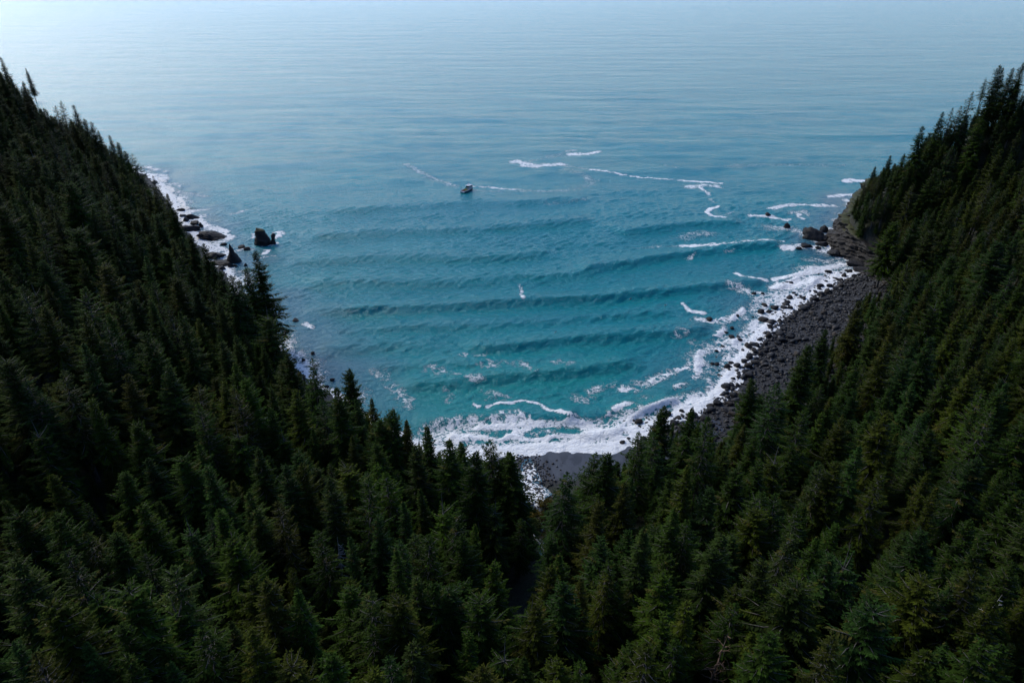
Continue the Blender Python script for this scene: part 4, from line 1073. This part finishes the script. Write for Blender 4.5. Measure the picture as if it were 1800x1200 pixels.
# the remaining mass of trees: one object that instances the same crowns and trunks
def forest_mass(items):
    n = len(items)
    me = bpy.data.meshes.new('spruce_forest'); me.vertices.add(n)
    me.vertices.foreach_set('co', np.array([(t['x'], t['y'], t['z']) for t in items], np.float32).ravel())
    def vec(name, arr, typ):
        a = me.attributes.new(name, typ, 'POINT')
        a.data.foreach_set({'FLOAT_VECTOR': 'vector', 'FLOAT_COLOR': 'color', 'INT': 'value'}[typ], np.asarray(arr, np.int32 if typ == 'INT' else np.float32).ravel())
    vec('rot', [(t['lx'], t['ly'], t['rz']) for t in items], 'FLOAT_VECTOR')
    vec('siz', [(t['h']/TREE_H*t['wx'], t['h']/TREE_H*t['wx'], t['h']/TREE_H) for t in items], 'FLOAT_VECTOR')
    vec('tint', [(*t['rgb'], 1) for t in items], 'FLOAT_COLOR'); vec('kin', [t['var'] for t in items], 'INT')
    o = link('spruce_forest', me)
    ng = bpy.data.node_groups.new('forest', 'GeometryNodeTree')
    ng.interface.new_socket('Geometry', in_out='INPUT', socket_type='NodeSocketGeometry'); ng.interface.new_socket('Geometry', in_out='OUTPUT', socket_type='NodeSocketGeometry')
    N_, L_ = ng.nodes, ng.links
    gi = N_.new('NodeGroupInput'); go = N_.new('NodeGroupOutput'); jn = N_.new('GeometryNodeJoinGeometry')
    def named(nm, typ):
        q = N_.new('GeometryNodeInputNamedAttribute'); q.data_type = typ; q.inputs[0].default_value = nm; return q.outputs[0]
    kin, rot, siz = named('kin', 'INT'), named('rot', 'FLOAT_VECTOR'), named('siz', 'FLOAT_VECTOR')
    e2r = N_.new('FunctionNodeEulerToRotation'); L_.new(rot, e2r.inputs[0])
    for v, parts in sample.items():
        cmp_ = N_.new('FunctionNodeCompare'); cmp_.data_type = 'INT'; cmp_.operation = 'EQUAL'; L_.new(kin, cmp_.inputs[2]); cmp_.inputs[3].default_value = v
        for po in parts:
            oi = N_.new('GeometryNodeObjectInfo'); oi.transform_space = 'ORIGINAL'; oi.inputs['Object'].default_value = po; oi.inputs['As Instance'].default_value = True
            ip = N_.new('GeometryNodeInstanceOnPoints')
            L_.new(gi.outputs[0], ip.inputs['Points']); L_.new(cmp_.outputs[0], ip.inputs['Selection']); L_.new(oi.outputs['Geometry'], ip.inputs['Instance'])
            L_.new(e2r.outputs[0], ip.inputs['Rotation']); L_.new(siz, ip.inputs['Scale']); L_.new(ip.outputs[0], jn.inputs[0])
    L_.new(jn.outputs[0], go.inputs[0])
    md = o.modifiers.new('forest', 'NODES'); md.node_group = ng
    return tag(o, 'dense dark spruce forest filling the slopes between the larger trees', None, None, 'stuff')
for t in mass:
    if t['var'] not in sample: t['var'] = next(iter(sample))
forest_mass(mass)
print('TREES', len(trees), 'crown tris', [len(p[0].polygons) for p in PROTO], 'sea', SEA_TRIS, 'stones', len(rest), 'boulders', len(boulders))

# ------------------------------------------------------------------ dead trees
def snag_mesh(seed, H, r0, nb, lean):
    g = random.Random(seed); limbs = []
    for k in range(nb):
        z = H*(.25+.72*g.random()); a = g.uniform(0, 6.28); L = (1-z/H)**.6*H*.16*g.uniform(.6, 1.3)+.3
        f = z/H; ox, oy = lean[0]*f*f, lean[1]*f*f
        m = (ox+L*.5*math.cos(a), oy+L*.5*math.sin(a), z+L*g.uniform(-.1, .15)); e = (ox+L*math.cos(a+.3), oy+L*math.sin(a+.3), z+L*g.uniform(-.1, .45))
        limbs.append(((ox, oy, z), m, e, .09+.03*L))
        for q in range(2):
            b = a+g.uniform(-1, 1); l2 = L*g.uniform(.25, .45); limbs.append((m, (m[0]+l2*.5*math.cos(b), m[1]+l2*.5*math.sin(b), m[2]+.1*l2), (m[0]+l2*math.cos(b), m[1]+l2*math.sin(b), m[2]+l2*.3), .035))
    v, f, _ = trunk_geo(g, H, r0, limbs, (lean[0], lean[1], 0)); nb_v = 13*7
    nt_ = 12*7*2
    tr_ = mesh_from('trunk', v[:nb_v], tris=f[:nt_]); br2 = mesh_from('branches', v, tris=f[nt_:])
    return tr_, br2
for i, (u, v, H, lean, lab) in enumerate([(1724, 1060, 27, (3.5, 1.0), 'pale bleached dead spruce leaning right in bottom right corner'), (590, 946, 20, (.3, .2), 'thin pale dead trunk in dark gap left of stream'),
        (1262, 1120, 24, (2.0, 1.0), 'reddish leaning dead spruce in the right foreground'), (581, 1172, 22, (-.6, .4), 'grey dead forked top at the bottom photo edge'), (811, 1024, 24, (.6, .2), 'grey bare-topped dead spruce in foreground left of stream')]):
    place_top(u, v, H, 'ragged', 0); t = trees.pop()
    o = empty('dead_tree', (t['x'], t['y'], t['z']-.3), 0, (1, 1, t['h']/H)); a, b = snag_mesh(40+i, H, .38, 26, lean)
    mt = M_SNAG if i in (0, 1) else (simple('red_dead_wood', (.15, .095, .06), .9, .3, 2) if i == 2 else simple('grey_dead_wood', (.14, .135, .125), .9, .3, 2))
    link('trunk', a, mt, o); link('branches', b, mt, o); tag(o, lab, 'dead tree', 'dead standing trees')

# ------------------------------------------------------------------ shrubs
def leaf_material(name, a, b):
    m = NT(name); v = m.attr('vary')
    m.l(m.mix(v, a, b), m.b.inputs['Base Color']); m.b.inputs['Roughness'].default_value = .8; m.b.inputs['Specular IOR Level'].default_value = .1
    return m.m
M_YEL = leaf_material('yellowing_alder_leaves', (.055, .050, .008), (.13, .095, .012))
M_GRN = leaf_material('green_salmonberry_leaves', (.022, .042, .010), (.060, .075, .014))
def shrub_mesh(seed, n=1500):
    g = np.random.default_rng(seed)
    cl = g.normal(size=(26, 3)); cl /= np.linalg.norm(cl, axis=1)[:, None]; cl *= g.uniform(.45, .85, (26, 1)); cl[:, 2] = np.abs(cl[:, 2])*.9+.25
    k = g.integers(0, 26, n); c = cl[k]+g.normal(size=(n, 3))*.14
    a = g.normal(size=(n, 3)); a /= np.linalg.norm(a, axis=1)[:, None]; b = np.cross(a, g.normal(size=(n, 3))); b /= np.linalg.norm(b, axis=1)[:, None]
    s = g.uniform(.035, .075, (n, 1)); V = np.stack([c-a*s, c+b*s*.6, c+a*s, c-b*s*.6], 1).reshape(-1, 3)
    me = mesh_from('foliage', V, quads=np.arange(n*4).reshape(-1, 4)); fattr(me, 'vary', np.repeat(np.clip(g.normal(.5, .25, n)+.25*(cl[k][:, 2]-.6), 0, 1), 4))
    limbs = [((0, 0, 0), tuple(cl[j]*.5), tuple(cl[j]), .035) for j in range(12)]
    v, f, _ = trunk_geo(random.Random(seed), .3, .05, limbs, (0, 0, 0)); v = [(x, y, max(z, -.25)) for x, y, z in v]
    return me, mesh_from('stems', v, tris=f)
SH = [shrub_mesh(60+i) for i in range(3)]
SHY = []
for a, b in SH:
    y = a.copy(); a.materials.append(M_GRN); y.materials.append(M_YEL); b.materials.append(M_BARK); SHY.append(y)
SHRUBS = [(945, 908, 3.4, 1, 'golden shrub above the stream at head of the cobbles'), (957, 893, 2.6, 1, 'golden shrub right of the stream cobbles'), (927, 904, 2.4, 1, 'yellowish shrub left of the stream cobbles'), (938, 925, 3.4, 0, 'green shrub left of the stream below the golden one'),
 (962, 938, 2.2, 1, 'small orange-tinged shrub on right stream bank'), (921, 915, 2.8, 0, 'green shrub in shade left of the stream bend'), (975, 925, 2.6, 0, 'green shrub under spruces right of the stream')]
for i, (u, v, s, y, lab) in enumerate(SHRUBS):
    a, b, c = ray(u, v); z = CAM_H+c*TT; w = np.where(z-ground(a*TT, b*TT) <= s*.6)[0][0]
    x, yy = a*TT[w], b*TT[w]
    o = empty('shrub', (x, yy, float(ground(np.array([x]), np.array([yy]))[0])-.1), i*1.3, (s, s, s*.95))
    link('foliage', (SHY if y else SH and [q[0] for q in SH])[i % 3], None, o); link('stems', SH[i % 3][1], None, o); tag(o, lab, 'shrub', 'shrubs by the stream')

# fallen log across the stream
def log_mesh():
    limbs = [((0, 0, 6), (.5, .2, 6.6), (1.0, .5, 7.4), .08), ((0, 0, 8), (-.5, .2, 8.6), (-.9, .3, 9.2), .07)]
    v, f, _ = trunk_geo(random.Random(4), 11, .32, limbs, (.3, 0, 0)); return mesh_from('fallen_log', v, tris=f)
q = at(948, 956, 5.6); o = link('fallen_log', log_mesh(), M_SNAG); o.location = tuple(q); o.rotation_euler = (R(86), 0, R(205))
tag(o, 'pale fallen log lying beside the stream below the golden shrubs', 'log')

# ------------------------------------------------------------------ fishing boat
M_HULL = simple('navy_hull_paint', (.010, .014, .022), .35, .2, 2, .5); M_WHT = simple('white_boat_paint', (.55, .55, .53), .4, .06, 2, .5)
M_GLASS = simple('dark_cabin_glass', (.006, .007, .009), .1, .1, 1, .6); M_DECK = simple('worn_brown_deck', (.10, .055, .04), .8, .3, 3)
M_NET = simple('green_net', (.03, .20, .12), .9, .35, 6, .1, .1); M_YELP = simple('yellow_tote', (.26, .20, .03), .6, .1, 2); M_METAL = simple('grey_metal', (.30, .31, .32), .4, .1, 2); M_RUST = simple('rust_red_hatch', (.14, .03, .02), .7, .2, 3)
def box(bm, c, s, taper=1.0, bev=.04):
    r = bmesh.ops.create_cube(bm, size=1.0); vs_ = r['verts']
    for v in vs_:
        k = taper if v.co.z > 0 else 1.0
        v.co = Vector((c[0]+v.co.x*s[0]*k, c[1]+v.co.y*s[1]*k, c[2]+v.co.z*s[2]))
    if bev:
        es = list({e for v in vs_ for e in v.link_edges}); bmesh.ops.bevel(bm, geom=es, offset=bev, segments=1, affect='EDGES')
def part(name, mat, parent, fn):
    bm = bmesh.new(); fn(bm); me = bpy.data.meshes.new(name); bm.to_mesh(me); bm.free(); return link(name, me, mat, parent)
def tube(bm, a, b, r, n=6):
    a, b = Vector(a), Vector(b); d = b-a; q = d.to_track_quat('Z', 'Y').to_matrix()
    vs_ = [bm.verts.new(p+q @ Vector((r*math.cos(6.283*k/n), r*math.sin(6.283*k/n), 0))) for p in (a, b) for k in range(n)]
    for k in range(n): bm.faces.new((vs_[k], vs_[(k+1) % n], vs_[n+(k+1) % n], vs_[n+k]))
    bm.faces.new(vs_[n:]); bm.faces.new(vs_[:n][::-1])
def loft(bm, secs):
    rows = [[bm.verts.new(p) for p in s] for s in secs]
    for a, b in zip(rows, rows[1:]):
        for k in range(len(a)-1): bm.faces.new((a[k], a[k+1], b[k+1], b[k]))
    return rows
ST = [(-6.0, 1.75, 1.15), (-4, 1.95, 1.10), (-2, 2.05, 1.15), (0, 2.05, 1.25), (2, 1.9, 1.45), (4, 1.35, 1.8), (5.3, .65, 2.1), (6.1, .05, 2.3)]
def hull(bm):
    rows = loft(bm, [[(-b, y, h), (-b*.96, y, .35), (-b*.7, y*.97, -.35), (0, y*.93, -.75), (b*.7, y*.97, -.35), (b*.96, y, .35), (b, y, h)] for y, b, h in ST])
    bm.faces.new(rows[0][::-1])
def bulwark(bm):
    for sd in (-1, 1):
        out = [[(sd*b*1.005, y, h-.02), (sd*(b+.06), y, h+.5), (sd*max(b-.12, .0), y, h+.5), (sd*max(b-.12, .0), y, h-.02)] for y, b, h in ST]
        loft(bm, out)
def deck(bm):
    rows = loft(bm, [[(-b*.97, y, h-.05), (0, y, h+.05), (b*.97, y, h-.05)] for y, b, h in ST])
bp = at(822, 336)
boat = empty('fishing_boat', (bp[0], bp[1], .05), -math.atan2(6.2, 10.2))
boat.scale = (1.0, 1.0, 1.0)
part('hull', M_HULL, boat, hull); part('bulwark', M_WHT, boat, bulwark); part('deck', M_DECK, boat, deck)
part('transom_platform', M_WHT, boat, lambda bm: box(bm, (0, -6.25, .95), (3.5, .7, .75)))
cab = part('cabin', M_WHT, boat, lambda bm: (box(bm, (0, 1.9, 2.45), (2.9, 3.6, 2.3), .94), box(bm, (0, 4.0, 2.15), (2.0, 1.6, .9), .8)))
part('window_band', M_GLASS, cab, lambda bm: (box(bm, (0, .10, 2.95), (2.4, .08, .75), 1, 0), box(bm, (-1.40, 1.9, 3.0), (.06, 2.9, .65), 1, 0), box(bm, (1.40, 1.9, 3.0), (.06, 2.9, .65), 1, 0), box(bm, (0, 3.66, 3.0), (2.4, .06, .65), 1, 0)))
part('roof', M_WHT, cab, lambda bm: box(bm, (0, 1.7, 3.72), (3.1, 4.4, .16)))
part('porthole', M_GLASS, cab, lambda bm: box(bm, (1.45, .9, 1.9), (.06, .5, .45), 1, 0))
mast = part('mast', M_METAL, boat, lambda bm: (tube(bm, (0, 1.2, 3.7), (0, 1.2, 6.2), .07), tube(bm, (-.9, 1.2, 5.3), (.9, 1.2, 5.3), .045), tube(bm, (-1.2, .2, 3.7), (-1.3, -.2, 6.6), .03), tube(bm, (1.2, .2, 3.7), (1.3, -.2, 6.6), .03)))
part('radar', M_WHT, mast, lambda bm: box(bm, (0, 1.2, 4.7), (1.2, .4, .28)))
def net(bm):
    r = bmesh.ops.create_cone(bm, segments=12, radius1=1.0, radius2=.12, depth=2.0, cap_ends=True)
    g = random.Random(3)
    for v in r['verts']: v.co = Vector((v.co.x*(1+g.uniform(-.15, .15))-.35, v.co.y*(1+g.uniform(-.15, .15))-1.4, v.co.z+2.15))
part('net_pile', M_NET, boat, net)
part('fish_tote', M_YELP, boat, lambda bm: (box(bm, (.35, -2.7, 1.55), (1.7, 1.0, .75))))
part('hatch', M_RUST, boat, lambda bm: box(bm, (-.5, -4.3, 1.3), (1.5, 1.3, .35)))
part('davit', M_METAL, boat, lambda bm: (tube(bm, (-1.6, -4.6, 1.3), (-1.6, -4.6, 3.4), .08), tube(bm, (-1.6, -4.6, 3.4), (-1.0, -5.6, 3.7), .06)))
part('railing', M_METAL, boat, lambda bm: [tube(bm, (sd*ST[i][1]*.98, ST[i][0], ST[i][2]+.95), (sd*ST[i+1][1]*.98, ST[i+1][0], ST[i+1][2]+.95), .03) for sd in (-1, 1) for i in (4, 5, 6)]+[tube(bm, (sd*ST[i][1]*.98, ST[i][0], ST[i][2]+.4), (sd*ST[i][1]*.98, ST[i][0], ST[i][2]+.96), .03) for sd in (-1, 1) for i in (4, 5, 6)])
tag(boat, 'small dark-hulled fishing boat with white cabin and green net in the bay', 'boat')

# ------------------------------------------------------------------ seabirds
M_BLACK = simple('black_feathers', (.012, .012, .013), .7, .2, 8); M_BWHITE = simple('white_feathers', (.75, .75, .73), .7, .05, 8)
def bird_body():
    v, f = ICO[3]; v = v.copy(); x = v[:, 1].copy()
    v[:, 1] *= .46; v[:, 0] *= .19*(1-.35*np.maximum(-x, 0)); v[:, 2] = v[:, 2]*.16*(1-.3*np.abs(x))+.06*np.abs(x)**3
    nk, f2 = ICO[2]; n = nk.copy(); n[:, 0] *= .075; n[:, 1] = n[:, 1]*.085+.40; n[:, 2] = n[:, 2]*.20+.20
    h = nk.copy()*np.array((.075, .11, .075))+np.array((0, .47, .38))
    return mesh_from('body', np.vstack([v, n, h]), tris=np.vstack([f, f2+len(v), f2+len(v)+len(n)]), smooth=True)
def breast():
    v, f = ICO[2]; v = v*np.array((.17, .16, .13))+np.array((0, .34, .0)); w = ICO[2][0]*np.array((.15, .12, .09))+np.array((0, -.33, .05))
    return mesh_from('breast', np.vstack([v, w]), tris=np.vstack([f, f+len(v)]), smooth=True)
def bill():
    bm = bmesh.new(); tube(bm, (0, .55, .38), (0, .70, .36), .02, 5); me = bpy.data.meshes.new('bill'); bm.to_mesh(me); bm.free(); return me
BB, BR, BL = bird_body(), breast(), bill()
BB.materials.append(M_BLACK); BR.materials.append(M_BWHITE); BL.materials.append(M_BLACK)
zi = lambda x, y: float(Z_SEA(x, y))
for i, (u, v, rz, lab) in enumerate([(1108, 525, -1.0, 'black and white seabird floating on the middle swell face'), (1170, 537, 2.0, 'black and white seabird with small wake right of swell one'), (976, 587, -.8, 'black and white seabird floating mid bay above lower swell'), (563, 513, .5, 'dark seabird floating alone off the left shore')]):
    q = at(u, v, .3); o = empty('seabird', (q[0], q[1], zi(q[0], q[1])+.05), rz, (1.25, 1.25, 1.25))
    link('body', BB, None, o); link('breast', BR, None, o) if i < 3 else None; link('bill', BL, None, o); tag(o, lab, 'seabird', 'seabirds floating in the bay')
